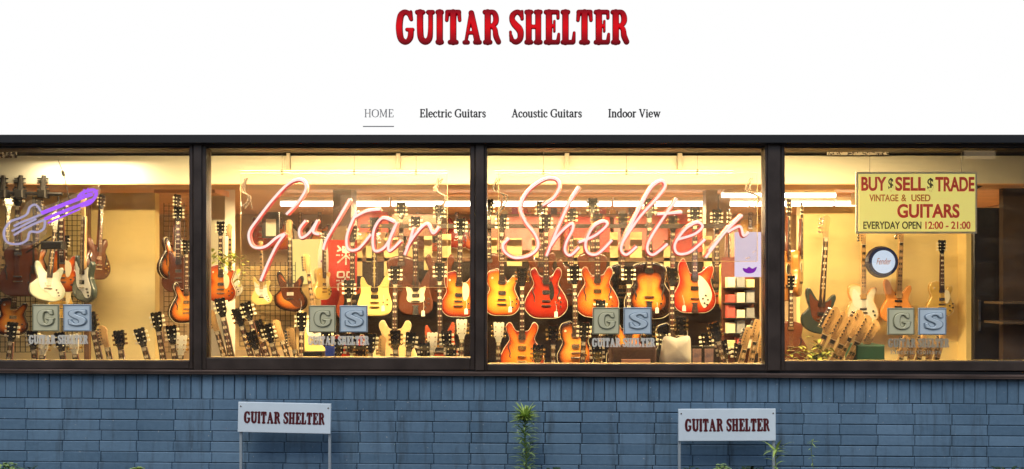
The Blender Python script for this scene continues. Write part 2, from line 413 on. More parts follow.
# brick wall: every brick modelled, painted blue-grey with its joints
def brick_mat():
    m = bpy.data.materials.new('painted_brick'); m.use_nodes = True
    N = m.node_tree.nodes; L = m.node_tree.links; b = N['Principled BSDF']
    at = N.new('ShaderNodeAttribute'); at.attribute_name = 'rim'
    tc = N.new('ShaderNodeTexCoord')
    n = N.new('ShaderNodeTexNoise'); n.inputs['Scale'].default_value = 1.1; n.inputs['Detail'].default_value = 5; L.new(tc.outputs['Object'], n.inputs[0])
    n2 = N.new('ShaderNodeTexNoise'); n2.inputs['Scale'].default_value = 24; n2.inputs['Detail'].default_value = 8; n2.inputs['Roughness'].default_value = .7; L.new(tc.outputs['Object'], n2.inputs[0])
    a = N.new('ShaderNodeMath'); a.operation = 'ADD'; L.new(at.outputs['Fac'], a.inputs[0]); L.new(n.outputs['Fac'], a.inputs[1])
    a2 = N.new('ShaderNodeMath'); a2.operation = 'MULTIPLY_ADD'; a2.inputs[1].default_value = .7; L.new(n2.outputs['Fac'], a2.inputs[0]); L.new(a.outputs[0], a2.inputs[2])
    r = N.new('ShaderNodeValToRGB'); r.color_ramp.elements[0].position = .35; r.color_ramp.elements[1].position = .85
    r.color_ramp.elements[0].color = (.088,.165,.245,1); r.color_ramp.elements[1].color = (.185,.305,.425,1)
    dv = N.new('ShaderNodeMath'); dv.operation = 'DIVIDE'; dv.inputs[1].default_value = 1.6; L.new(a2.outputs[0], dv.inputs[0])
    L.new(dv.outputs[0], r.inputs[0]); b.inputs['Roughness'].default_value = .5
    mp = N.new('ShaderNodeMapping'); mp.inputs['Scale'].default_value = (5,1,.7); L.new(tc.outputs['Object'], mp.inputs[0])
    n3 = N.new('ShaderNodeTexNoise'); n3.inputs['Scale'].default_value = 2.2; n3.inputs['Detail'].default_value = 7; n3.inputs['Roughness'].default_value = .65; L.new(mp.outputs[0], n3.inputs['Vector'])
    r3 = N.new('ShaderNodeMapRange'); r3.inputs['From Min'].default_value = .52; r3.inputs['From Max'].default_value = .80; L.new(n3.outputs['Fac'], r3.inputs[0])
    m1 = N.new('ShaderNodeMix'); m1.data_type = 'RGBA'; L.new(r3.outputs[0], m1.inputs[0]); L.new(r.outputs[0], m1.inputs[6]); m1.inputs[7].default_value = (.045,.065,.08,1)
    n4 = N.new('ShaderNodeTexNoise'); n4.inputs['Scale'].default_value = 38; n4.inputs['Detail'].default_value = 3; L.new(tc.outputs['Object'], n4.inputs['Vector'])
    r4 = N.new('ShaderNodeMapRange'); r4.inputs['From Min'].default_value = .70; r4.inputs['From Max'].default_value = .73; L.new(n4.outputs['Fac'], r4.inputs[0])
    m2 = N.new('ShaderNodeMix'); m2.data_type = 'RGBA'; L.new(r4.outputs[0], m2.inputs[0]); L.new(m1.outputs[2], m2.inputs[6]); m2.inputs[7].default_value = (.36,.40,.42,1)
    L.new(m2.outputs[2], b.inputs['Base Color'])
    bp = N.new('ShaderNodeBump'); bp.inputs['Strength'].default_value = .5; bp.inputs['Distance'].default_value = .006
    L.new(n2.outputs['Fac'], bp.inputs['Height']); L.new(bp.outputs[0], b.inputs['Normal'])
    return m
BRICK = brick_mat()
JOINT = mat('painted_joint', (.035,.055,.08), .8, noise=.4, nscale=14)
wall = empty('brick_wall', (0,0,0), 'blue painted brick wall below the four shop windows', 'wall')
jm = MB()
jm.box(-7, 7, .012, .22, -.02, .75); jm.build('mortar', JOINT, wall)
bw = MB()
from mathutils import noise as mn
def gapw(x, z): # joints painted nearly shut in places, open in others
    v = mn.noise(Vector((x*.55, z*1.3, 3.1)))*.5+.5; w = mn.noise(Vector((x*4.0, z*9.0, 9.1)))*.5+.5
    return .0016+.0080*max(0, min(1, (v*1.1+w*.9-.55)))**1.5
def brick(x0, x1, z0, z1):
    g1 = gapw(x0, (z0+z1)/2); g2 = gapw((x0+x1)/2+20, z0)
    tone = random.uniform(-.2, .2); d = random.uniform(-.0015, .0015)
    o = len(bw.v)
    bw.box(x0+g1/2, x1-g1/2, d, .06, z0+g2/2, z1-g2/2, bev=.004)
    bw.rim[o:] = [tone]*(len(bw.v)-o)
ST, SB, CH, BLn = .748, .556, .0815, .2846
x = -7.0
while x < 7: brick(x, x+.0838, SB, ST); x += .0838
for k in range(7):
    z1 = SB-k*CH; x = -7+(.5*BLn if k % 2 else .12)+random.uniform(-.008,.008)
    while x < 7: brick(x, x+BLn, z1-CH, z1); x += BLn
fixn(bw.build('brickwork', BRICK, wall))
wall.rotation_euler = (0, .0064, 0)

# ledge under the windows (two bars and the dark gap between them)
lg = empty('window_ledge', (0,0,0), 'long dark brown metal ledge running under all the windows', 'ledge')
b = MB(); b.box(-7, 7, -.055, .10, .752, .786, bev=.006); b.build('drip_bar', LEDGE, lg)
b = MB(); b.box(-7, 7, -.02, .10, .7865, .806); b.build('shadow_gap', FRAMEB, lg)
b = MB(); b.box(-7, 7, -.0605, -.0555, .772, .783); b.build('bead', LEDGE, lg)
lg.rotation_euler = (0, .0060, 0)
# upper facade: glowing board added in place of a web-page header
PAGEW = lit('glowing_page_white', (1,1,1), 1.0)
fa = empty('web_header_board', (0,-.1,2.6), 'added white glowing board for the web-page header above the shopfront', 'web page header')
f0 = MB(); f0.box(-7, 7, 0, .16, Z(134,-.1)-2.6, 1.6); f0.build('header_panel', PAGEW, fa)
b = MB(); b.box(-7, 7, -.004, .2, 1.602, 1.66); b.build('top_trim', FRAME, fa)
b = MB(); b.box(-7,7,.10,.2,2.60,4.3); o = b.build('upper_wall', mat('upper_render', (.5,.5,.5), .8, noise=.1)); tag(o, 'plain grey wall behind the added web header board', 'wall')

REDL = bpy.data.materials.new('red_title_letter'); REDL.use_nodes = True
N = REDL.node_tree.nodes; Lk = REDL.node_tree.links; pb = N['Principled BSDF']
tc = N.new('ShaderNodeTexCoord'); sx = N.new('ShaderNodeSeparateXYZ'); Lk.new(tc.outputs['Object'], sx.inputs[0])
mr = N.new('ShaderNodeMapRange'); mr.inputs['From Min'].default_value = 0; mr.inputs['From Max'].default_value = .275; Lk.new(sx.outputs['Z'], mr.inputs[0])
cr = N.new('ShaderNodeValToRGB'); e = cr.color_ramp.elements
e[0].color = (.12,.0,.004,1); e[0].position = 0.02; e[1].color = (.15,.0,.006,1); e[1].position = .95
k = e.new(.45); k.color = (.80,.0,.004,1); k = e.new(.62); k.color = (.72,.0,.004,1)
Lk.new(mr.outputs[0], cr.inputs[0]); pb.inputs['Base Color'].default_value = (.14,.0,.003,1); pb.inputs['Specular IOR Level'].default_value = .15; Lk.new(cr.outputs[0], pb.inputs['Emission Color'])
pb.inputs['Emission Strength'].default_value = .75; pb.inputs['Roughness'].default_value = .6  # web title letters, given a glow of their own
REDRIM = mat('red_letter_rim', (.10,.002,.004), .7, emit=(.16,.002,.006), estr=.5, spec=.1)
def title(word, px0, px1, label):
    t = empty('web_title_lettering', (0,0,0), label, 'sign lettering')
    y = -.104
    objs = lettering('rim', HEAVY, word, X(px0,y), X(px1,y), Z(45,y), Z(10,y), y, REDRIM, t, t=.012, level=.2, single=False, partname='letter_rim', gap=2.5)
    objs2 = lettering('face', HEAVY, word, X(px0,y), X(px1,y), Z(45,y), Z(10,y), y-.012, REDL, t, t=.012, level=-1.8, single=False, partname='letter', gap=2.5, bevel=.003)
    for a, c in zip(objs, objs2): pass
    return t
title('GUITAR', 396, 501, 'large glossy red serif word GUITAR of the added web-page header')
title('SHELTER', 509, 629, 'large glossy red serif word SHELTER of the added web-page header')
INK = mat('black_lettering', (.03,.03,.03), .6)
GREY = mat('grey_lettering', (.24,.24,.24), .6)
for txt, a, b_, m_, lab in (('HOME', 364, 394, GREY, 'small grey underlined word HOME of the web-page menu'), ('Electric Guitars', 419.5, 486, INK, 'small black words Electric Guitars of the web-page menu'),
                         ('Acoustic Guitars', 511.5, 582, INK, 'small black words Acoustic Guitars of the web-page menu'), ('Indoor View', 608, 660.5, INK, 'small black words Indoor View of the web-page menu')):
    y = -.1005
    t = empty('small_lettering', (0,0,0), lab, 'sign lettering')
    lettering('wording', SERIF, txt, X(a,y), X(b_,y), Z(117.3,y), Z(109.3,y), y, m_, t, t=.003, level=(0.3 if txt == 'HOME' else 2.6), gap=0, h=2.5)
    if txt == 'HOME':
        b = MB(); b.box(X(363,y), X(394,y), y-.003, y, Z(127,y), Z(126,y)); b.build('underline', GREY, t)

# head beam and mullions
hb = MB(); hb.box(-7, 7, -.09, .16, Z(143,-.09), Z(134,-.09)-.004, bev=.004)
hb.box(-7,7,-.02,.16,2.50,Z(143,-.09)-.002)
tag(hb.build('head_beam', FRAMEB), 'black beam over the windows just below the added web header board', 'beam')
def frame_win(name, glass, outer, label, sash=FRAME, yo=-.03):
    """glass, outer = (px0, py0, px1, py1)"""
    t = empty('shop_window', (X((glass[0]+glass[2])/2), 0, .81), label, 'window', 'display windows of the shopfront')
    L0 = t.location
    gx0, gz1, gx1, gz0 = X(glass[0],yo), Z(glass[1],yo), X(glass[2],yo), Z(glass[3],yo)
    ox0, oz1, ox1, oz0 = X(outer[0],yo), Z(outer[1],yo), X(outer[2],yo), Z(outer[3],yo)
    def bar(nm, a, b, c, d):
        q = MB(); q.box(a-L0.x, b-L0.x, yo, .08, c-L0.z, d-L0.z, bev=.005); q.build(nm, sash, t)
    bar('side_rail', ox0, gx0, oz0, oz1); bar('side_rail', gx1, ox1, oz0, oz1)
    bar('bottom_rail', gx0+.0005, gx1-.0005, oz0, gz0); bar('top_rail', gx0+.0005, gx1-.0005, gz1, oz1)
    q = MB(); q.box(gx0-.003-L0.x, gx1+.003-L0.x, .034, .040, gz0-.003-L0.z, gz1+.003-L0.z); q.build('glass_pane', GLASS, t)
    # inner bead catching the shop light
    q = MB(); z = gz0-L0.z
    q.box(gx0-L0.x, gx1-L0.x, .0805, .11, z-.02, z-.002); q.build('inner_bead', CREAM, t)
    return t
frame_win('w', (-170,145.5,189,361), (-176,143,193,369), 'leftmost shop window with a pale room wall and a purple neon guitar behind it')
frame_win('w', (206,146.5,470,358), (201.5,143,475,370), 'second shop window from the left, behind the neon word Guitar')
frame_win('w', (487,146,765.5,364.5), (484.5,143,768,371), 'third shop window, behind the neon word Shelter')
frame_win('w', (785,146.5,1170,361.5), (781,143,1180,371), 'rightmost shop window with the yellow notice behind it')
for a, b_, lab in ((193.2,201.3,'dark brown mullion between the leftmost window and the Guitar window'), (475.4,484.3,'dark brown mullion between the two neon word windows'), (768.2,780.8,'wide dark brown mullion left of the yellow notice window')):
    q = MB(); yy = -.045; q.box(X(a,yy), X(b_,yy), yy, .085, .795, 2.545, bev=.005)
    tag(q.build('mullion', FRAME), lab, 'mullion', 'mullions of the shopfront')
# bottom rail under windows
for a, b_, c in ((-7, X(193), 'left'), ):
    pass
q = MB(); q.box(-7, 7, -.012, .086, .8, .836); q.rim = [0]*len(q.v)
o = q.build('sill_rail', FRAME); tag(o, 'dark sill rail the window frames stand on', 'sill')

# shop shell
SHELL = mat('shop_wall', (.55,.42,.26), .8, noise=.1)
def st(name, mb, m): return tag(fixn(mb.build(name, m)), kind='structure')
st('floor', MB().box(-6.4, 6.4, .23, 6.0, -.02, .003), mat('shop_floor', (.16,.10,.06), .5, noise=.2))
st('ceiling', MB().box(-6.4, 6.4, 1.62, 6.0, 2.50, 2.56), CEIL)
st('roof', MB().box(-6.6, 6.6, .17, 6.0, 2.72, 2.86), FRAMEB)
st('wall_back', MB().box(-6.4, 6.4, 5.6, 5.8, 0.004, 2.498), SHELL)
st('wall_left', MB().box(-6.6, -6.402, .1, 6.0, 0, 2.9), SHELL)
st('wall_right', MB().box(6.402, 6.6, .1, 6.0, 0, 2.9), SHELL)
st('ceiling_bay', MB().box(-6.4, 6.4, .17, 1.75, 2.662, 2.70), mat('bay_ceiling', (.010,.006,.005), .7, noise=.5, nscale=3))
# bulkhead
bk = empty('ceiling_bulkhead', (0,1.2,2.385), 'cream boxed beam hanging across the ceiling behind the windows', 'bulkhead')
MB().box(-6.39,6.39,0,.4,.003,.258).build('cream_face', CREAM2, bk)
MB().box(-6.39,6.39,.001,.399,-.006,.0025).build('soffit_board', CEIL, bk)
# hangers and rails in the dark space over the display
for px, w in ((288,3.4),(398,4),(567,4.5),(680,4.5)):
    yy = 1.16; q = MB(); q.box(X(px-w/2,yy), X(px+w/2,yy), yy, yy+.03, Z(170,yy), 2.661)
    tag(q.build('ceiling_hanger', mat('hanger_grey', (.35,.3,.24), .5, .3)), {288:'grey metal hanger strap above the word Guitar, left one',398:'grey metal hanger strap above the word Guitar, right one',567:'grey metal hanger strap above the word Shelter, left one',680:'grey metal hanger strap above the word Shelter, right one'}[px], 'hanger', 'hanger straps in front of the bulkhead')
for px0, px1, lab in ((207,470,'copper coloured highlight line under the beam in the Guitar window'), (488,765,'copper coloured highlight line under the beam in the Shelter window'), (0,170,'thin pale rail across the top of the leftmost window')):
    yy = .3; q = MB(); q.tube([(X(px0,yy),yy,Z(148,yy)),(X(px1,yy),yy,Z(148,yy))], .009, 8)
    tag(q.build('rail_line', mat('copper', (.55,.22,.14), .35, .8)), lab, 'rail')  # copper tubes stand in for highlight lines along the upper rail
# rods under the bulkhead which carry the neon sheets
for (a, b_, lab) in ((241,447,'thin brass rod the Guitar neon sheet hangs from'), (496,733,'thin brass rod the Shelter neon sheet hangs from')):
    yy = .36; t = empty('hanging_rod', (X(a,yy),yy,Z(171,yy)), lab, 'rod')
    q = MB(); w = X(b_,yy)-X(a,yy); q.tube([(0,0,0),(w,0,0)], .005, 6); q.tube([(0,0,-.022),(w,0,-.022)], .003, 6); q.build('rod', mat('brass_rod',(.45,.34,.14),.6), t)
    for f in (.2, .55, .85):
        q = MB(); q.box(w*f-.008, w*f+.008, -.008, .008, -.03, .012); q.build('rod_clip', IRON, t)
        q = MB(); q.tube([(w*f,0,.012),(w*f,0,2.66-Z(171,yy))], .0015, 5); q.build('suspension_wire', IRON, t)

# ================================================================= NEON WORDS
NEON = lit('pink_neon_tube', (1.0,.72,.66), 1.35)
NEONHALO = mat('red_halo_colour', (.92,.16,.15), .5)  # red strip behind each tube, its colour standing in for the glow fringe
NEONCAP = mat('neon_end_cap', (.5,.42,.35), .5)
def neon_word(crop, sc, strokes, label, sheetpx, rad=.0098):
    y = .22
    t = empty('neon_sign', (0,y,0), label, 'neon sign')
    for nm, pts in strokes:
        pp = [(X(crop[0]+p[0]/sc, y), 0, Z(crop[1]+p[1]/sc, y)) for p in pts]
        sm = crom(pp, 10)
        q = MB(); q.tube(sm, rad, 8); o = q.build('neon_letter', NEON, t, smooth=True)
        bq = MB(); bq.tube([(a[0], .034, a[2]) for a in sm], rad*1.9, 8); bk_ = bq.build('halo_strip', NEONHALO, None, smooth=True); bk_.parent = o
        for e_ in (sm[0], sm[-1]):
            c = MB(); c.tube([(e_[0], 0, e_[2]), (e_[0], .075, e_[2])], .007, 8)
            d = c.build('electrode', NEONCAP); d.parent = o
    a0, b0, a1, b1 = sheetpx; yy = .08
    xa, xb, za, zb = X(a0,y+yy), X(a1,y+yy), Z(b1,y+yy), Z(b0,y+yy)
    MB().box(xa, xb, yy, yy+.006, za, zb).build('acrylic_sheet', ACRYL, t)
    q = MB(); e_ = .0045
    q.box(xa, xb, yy-.001, yy+.007, za-e_, za-.0003); q.box(xa-e_, xa-.0003, yy-.001, yy+.007, za, zb); q.box(xb+.0003, xb+e_, yy-.001, yy+.007, za, zb); q.box(xa, xb, yy-.001, yy+.007, zb+.0003, zb+e_)
    q.build('sheet_edge', ACRYE, t)
    return t
GW = [('G', [(185,178),(230,130),(256,82),(238,53),(195,65),(140,120),(85,190),(50,245),(62,292),(105,296),(150,262),(180,248)]),
      ('g', [(180,248),(150,290),(120,350),(92,418)]),
      ('u', [(255,200),(232,232),(238,262),(268,244),(298,198)]), ('u', [(298,198),(282,240),(303,250)]),
      ('i', [(415,122),(375,190),(330,268),(318,305)]),
      ('t', [(440,165),(405,250),(408,302),(445,302),(490,250)]), ('t', [(430,188),(475,166),(525,160)]),
      ('a', [(575,205),(530,192),(500,240),(503,308),(545,290),(585,205)]), ('a', [(585,205),(560,262),(556,310),(600,272)]),
      ('r', [(645,225),(632,270),(612,325)]), ('r', [(618,300),(655,245),(693,212),(715,246),(737,222)])]
neon_word((235,165), 3.61, GW, 'pink script neon word Guitar glowing in the second window', (241,173,447,287))
SW = [('S', [(245,172),(292,140),(318,90),(300,58),(250,62),(182,112),(152,180),(172,240),(215,298),(226,348),(192,384),(130,396),(86,372),(78,340),(103,312)]),
      ('h', [(402,92),(360,160),(310,270),(262,388)]), ('h', [(275,352),(320,290),(368,250),(374,274),(347,330),(342,368),(365,385),(402,350)]),
      ('e', [(400,330),(470,300),(520,256),(505,240),(460,265),(430,330),(440,374),(482,378),(542,320)])]
k = 4.267; c0 = (485,165)
LW = [('l', [(30,300),(95,205),(170,122),(196,80),(180,62),(140,90),(90,180),(40,280),(24,328),(45,350),(85,318)]),
      ('t', [(242,130),(200,190),(142,280),(126,328),(150,350),(205,308)]), ('t', [(165,192),(262,184)]),
      ('e', [(240,292),(310,270),(342,240),(320,224),(275,250),(235,308),(245,345),(292,340),(352,290)]),
      ('r', [(448,238),(400,300),(354,362)]), ('r', [(368,335),(430,262),(497,195)]), ('r', [(440,262),(488,240),(502,275),(522,262)])]
SW += [(n_, [((p[0]/3.906+615-485)*k, p[1]/3.906*k) for p in pts]) for n_, pts in LW]
neon_word(c0, k, SW, 'pink script neon word Shelter glowing in the third window', (499,173,757,261))

# ================================================================= GUITARS
SHAPES = {
 'double': [(0,0),(.12,.012),(.19,.075),(.2,.15),(.165,.235),(.118,.31),(.120,.35),(.142,.405),(.143,.445),(.122,.472),(.098,.468),(.080,.435),(.06,.405),(.035,.395)],
 'arch':   [(0,0),(.12,.010),(.19,.07),(.205,.15),(.17,.235),(.135,.295),(.142,.355),(.148,.41),(.12,.455),(.06,.475),(.03,.478)],
 'dread':  [(0,0),(.11,.006),(.185,.05),(.2,.14),(.165,.235),(.138,.29),(.145,.36),(.148,.42),(.12,.47),(.06,.49),(.03,.492)],
}
def mirror(h): return h+[(-x, z) for x, z in reversed(h) if x > 1e-6]
OUT = {'double': mirror(SHAPES['double']), 'arch': mirror(SHAPES['arch']), 'dread': mirror(SHAPES['dread']),
 'single': [(0,0),(.10,.008),(.155,.06),(.165,.13),(.135,.20),(.118,.25),(.133,.30),(.148,.345),(.135,.375),(.105,.372),(.07,.335),(.035,.325),
            (-.03,.43),(-.075,.432),(-.125,.41),(-.142,.36),(-.135,.30),(-.118,.245),(-.14,.19),(-.167,.13),(-.155,.06),(-.10,.008)],
 'crescent': [(0,0),(.12,.008),(.185,.07),(.19,.16),(.165,.235),(.150,.30),(.168,.36),(.175,.405),(.158,.437),(.12,.425),(.075,.385),(.035,.365),(-.035,.365),(-.055,.40),(-.075,.455),(-.10,.50),(-.125,.48),(-.147,.435),(-.148,.37),(-.135,.30),(-.155,.235),(-.19,.16),(-.185,.07),(-.12,.008)],
 'horned': [(0,0),(.10,.006),(.152,.045),(.165,.11),(.148,.175),(.132,.23),(.132,.29),(.138,.345),(.128,.392),(.108,.395),(.098,.35),(.075,.305),(.03,.285),
            (-.03,.285),(-.07,.30),(-.098,.335),(-.112,.37),(-.132,.365),(-.138,.31),(-.132,.235),(-.148,.175),(-.165,.11),(-.152,.045),(-.10,.006)],
 'contour': [(0,0),(.10,.010),(.150,.06),(.158,.13),(.125,.19),(.105,.235),(.115,.29),(.13,.34),(.122,.375),(.098,.372),(.07,.33),(.035,.305),
            (-.03,.31),(-.065,.345),(-.095,.41),(-.125,.43),(-.14,.39),(-.128,.32),(-.108,.25),(-.125,.20),(-.155,.14),(-.155,.06),(-.10,.010)],
 'offset': [(0,0),(.09,.0),(.165,.05),(.175,.13),(.135,.20),(.115,.24),(.125,.30),(.138,.35),(.125,.385),(.10,.375),(.065,.33),(.03,.31),
            (-.03,.32),(-.07,.365),(-.11,.425),(-.14,.43),(-.15,.38),(-.13,.30),(-.112,.25),(-.14,.21),(-.178,.16),(-.165,.075),(-.09,.02)],
 'slab': [(0,0),(.10,.006),(.155,.05),(.162,.12),(.135,.19),(.115,.235),(.125,.29),(.14,.34),(.125,.37),(.09,.355),(.06,.315),(.032,.305),
            (-.03,.39),(-.09,.398),(-.135,.38),(-.145,.33),(-.132,.27),(-.118,.235),(-.138,.185),(-.162,.12),(-.155,.05),(-.10,.006)],
}
SPEC = { # neck joint z, nut z, thick, bridge z, pickup zs
 'double': (.378, .80, .048, .165, (.345,.245)), 'arch': (.478,.84,.085,.185,(.40,)), 'dread': (.49,.83,.10,.15,()), 'single': (.37,.77,.048,.15,(.31,.21)),
 'crescent': (.35,.80,.042,.13,(.32,.225)), 'horned': (.285,.77,.035,.13,(.255,.185)), 'contour': (.31,.80,.044,.12,(.285,.22,.16)),
 'offset': (.32,.80,.044,.14,(.28,.19)), 'slab': (.31,.80,.044,.115,(.285,.15)),
}
GP = {}
def gbody(style):
    if ('b', style) in GP: return GP[('b', style)]
    ol = crom(OUT[style], 6, True); n = len(ol); T = SPEC[style][2]
    cz = .2; arch = .012 if style in ('double','arch','single','dread') else .002
    mb = MB(); vs = []; rim = []
    rings = [(.25,0),(.5,.2),(.68,.45),(.8,.66),(.9,.84),(.965,.95)]
    vs.append((0, -T/2-arch, cz)); rim.append(0)
    for t, rr in rings:
        for x_, z_ in ol: vs.append((x_*t, -T/2-arch*(1-t*t), cz+(z_-cz)*t)); rim.append(rr)
    for x_, z_ in ol: vs.append((x_, -T/2+.006, z_)); rim.append(1.0)
    for x_, z_ in ol: vs.append((x_, T/2-.006, z_)); rim.append(1.0)
    for x_, z_ in ol: vs.append((x_*.96, T/2, cz+(z_-cz)*.96)); rim.append(1.0)
    fs = [(0, 1+k, 1+(k+1) % n) for k in range(n)]
    for r_ in range(len(rings)+2):
        for k in range(n):
            a = 1+r_*n+k; b = 1+r_*n+(k+1) % n; fs.append((a, a+n, b+n, b))
    m0 = 1+(len(rings)+2)*n; fs.append(tuple(m0+k for k in range(n)))
    GP[('b', style)] = (vs, fs, rim, ol)
    return GP[('b', style)]
def binding(style):
    ol = GP[('b', style)][3]; T = SPEC[style][2]
    mb = MB(); mb.tube([(x_*1.0, -T/2+.004, .2+(z_-.2)*1.0) for x_, z_ in ol], .0022, 5, closed=True); return mb
def make_guitar(style, finish, neckm=MAHOG, board=ROSE, head='3', headm=BLACKG, guard=None, hw=METAL, pick=None, bind=False, fh=False, knobs=4, hole=False, long=0.0, small=False, inlay=True, tail=None):
    ms = dict(style=style)
    J, Nt, T, BZ, PU = SPEC[style]; Nt += long
    root = bpy.data.objects.new('guitar', None); col.objects.link(root); root.empty_display_size = .05
    vs, fs, rim, ol = gbody(style)
    q = MB(); q.add(vs, fs, 0, rim)
    def put(mb, nm, m, par=root, smooth=False):
        o = mb.build(nm, m, None, smooth); kid(par, o); return o
    body = put(q, 'body', finish, smooth=True); fixn(body)
    F = -T/2-(.012 if style in ('double','arch','single','dread') else .002)  # top surface
    if bind: put(binding(style), 'binding', CREAMP, body, True)
    # neck
    q = MB(); q.tube([(0, F+.012, J-.05), (0, F+.006, J+.05), (0, F+.004, Nt)], [.027,.025,.021], 10); put(q, 'neck', neckm, smooth=True)
    q = MB(); fb0 = J-.06 if style != 'dread' else J-.09; yb = F-.016
    vsb = [(-.028,yb,fb0),(.028,yb,fb0),(.0215,yb,Nt),(-.0215,yb,Nt),(-.028,F-.004,fb0),(.028,F-.004,fb0),(.0215,F-.004,Nt),(-.0215,F-.004,Nt)]
    q.add(vsb, [(0,1,2,3),(7,6,5,4),(0,4,5,1),(1,5,6,2),(2,6,7,3),(3,7,4,0)])
    if not small:
        sc = Nt-BZ
        for i in range(1, 22):
            z_ = Nt-sc*(1-2**(-i/12))
            if z_ < fb0+.005: break
            q.box(-.022-.0005*i*.2, .022+.0005*i*.2, yb-.0022, yb-.0002, z_-.0012, z_+.0012, 1)
        if inlay:
            for i in (1,3,5,7,9,12,15,17):
                za = Nt-sc*(1-2**(-(i-1)/12)); zb = Nt-sc*(1-2**(-i/12)); zc = (za+zb)/2; hh = abs(za-zb)*.34
                if zc-hh < fb0: break
                q.box(-.016, .016, yb-.0012, yb-.0001, zc-hh, zc+hh, 2)
    fbo = put(q, 'fretboard', [board, METAL, PEARL if board is ROSE else BLACK])
    # headstock
    if head == '3':
        pts = [(-.0215,0),(-.024,.02),(-.038,.045),(-.042,.10),(-.046,.165),(-.03,.172),(-.014,.162),(0,.17),(.014,.162),(.03,.172),(.046,.165),(.042,.10),(.038,.045),(.024,.02),(.0215,0)]
        pegs = [(s_*.052, z_, s_) for s_ in (-1,1) for z_ in (.05,.09,.13)]
    elif head == '6':
        pts = [(-.0215,0),(-.026,.025),(-.040,.04),(-.042,.08),(-.036,.16),(-.030,.19),(-.005,.195),(.018,.178),(.030,.15),(.022,.125),(.020,.06),(.0215,0)]
        pts = [(-x_, z_) for x_, z_ in reversed(pts)]; pts = [(-x_, z_) for x_, z_ in reversed(pts)]
        pegs = [(-.052+.001*i, .038+.025*i, -1) for i in range(6)]
    else:
        pts = [(-.0215,0),(-.03,.03),(-.046,.05),(-.044,.12),(-.034,.20),(0,.215),(.03,.19),(.03,.15),(.022,.10),(.0215,0)]
        pegs = [(-.062, .05+.042*i, -1) for i in range(4)]
    q = MB(); q.prism([(x_, z_+Nt+.001) for x_, z_ in pts], F-.014, F+.002)
    hd = put(q, 'headstock', headm); fixn(hd)
    if not small:
        for px_, pz_, s_ in pegs:
            q = MB(); q.tube([(px_-s_*.024, F-.002, Nt+pz_), (px_-s_*.006, F-.002, Nt+pz_)], .003, 6); q.box(px_-.012, px_+.012, F-.009, F+.003, Nt+pz_-.010, Nt+pz_+.010, bev=.003)
            q.tube([(px_-s_*.026, F-.024, Nt+pz_), (px_-s_*.026, F-.0145, Nt+pz_)], .0055, 8)
            put(q, 'tuning_peg', PEGM if (head == '3' and hw is METAL) else hw, hd)
        q = MB()
        for i in range(6):
            x0_ = -.02+.008*i; x1_ = -.015+.006*i
            q.tube([(x0_, F-.018, BZ), (x1_, F-.021, Nt), (x1_*1.3, F-.0175, Nt+.06+.015*(i % 3))], .0008, 3)
        put(q, 'string_set', METAL)
        q = MB(); q.box(-.022, .022, yb-.004, F-.004, Nt-.003, Nt+.0008); put(q, 'nut', PEARL)
    if hole:
        q = MB(); q.disc((0,F+.0005,.315), .05, .0025, 24); put(q, 'soundhole', BLACK, body)
        q = MB(); q.tube([(.056*math.cos(a), F-.001, .315+.056*math.sin(a)) for a in [i*math.pi/12 for i in range(24)]], .003, 5, closed=True); put(q, 'rosette', PEARL, body)
    for i, z_ in enumerate(PU):
        if hole: break
        q = MB(); hh = .019 if style not in ('contour','slab') else .010
        q.box(-.036, .036, F-.010, F-.001, z_-hh, z_+hh, bev=.003)
        if not small:
            for j in range(6): q.disc((-.0265+.0106*j, F-.0100, z_), .0028, .0015, 8)
        put(q, 'pickup', pick or hw)
    if not hole:
        q = MB(); q.box(-.04, .04, F-.016, F-.001, BZ-.007, BZ+.007, bev=.003)
        put(q, 'bridge', hw)
        if tail == 'trapeze':
            q = MB(); q.prism([(-.03,.004),(-.02,BZ-.05),(-.035,BZ-.035),(.035,BZ-.035),(.02,BZ-.05),(.03,.004)], F-.010, F-.001); o = put(q, 'tailpiece', hw); fixn(o)
        elif style in ('double','single','horned','arch'):
            q = MB(); q.box(-.045, .045, F-.014, F-.001, BZ-.052, BZ-.038, bev=.004); put(q, 'tailpiece', hw)
    else:
        q = MB(); q.box(-.075, .075, F-.008, F+.001, BZ-.014, BZ+.014, bev=.003); put(q, 'bridge', ROSE)
    if fh:
        for s_ in (-1, 1):
            c_ = crom([(s_*.098,.155),(s_*.112,.165),(s_*.108,.20),(s_*.125,.25),(s_*.118,.285),(s_*.105,.28)], 6)
            q = MB(); q.tube([(x_, F+.0035+.0028*abs(z_-.2)*10, z_) for x_, z_ in c_], [.003+.0035*math.sin(math.pi*i/(len(c_)-1)) for i in range(len(c_))], 6)
            put(q, 'f_hole', BLACK, body)
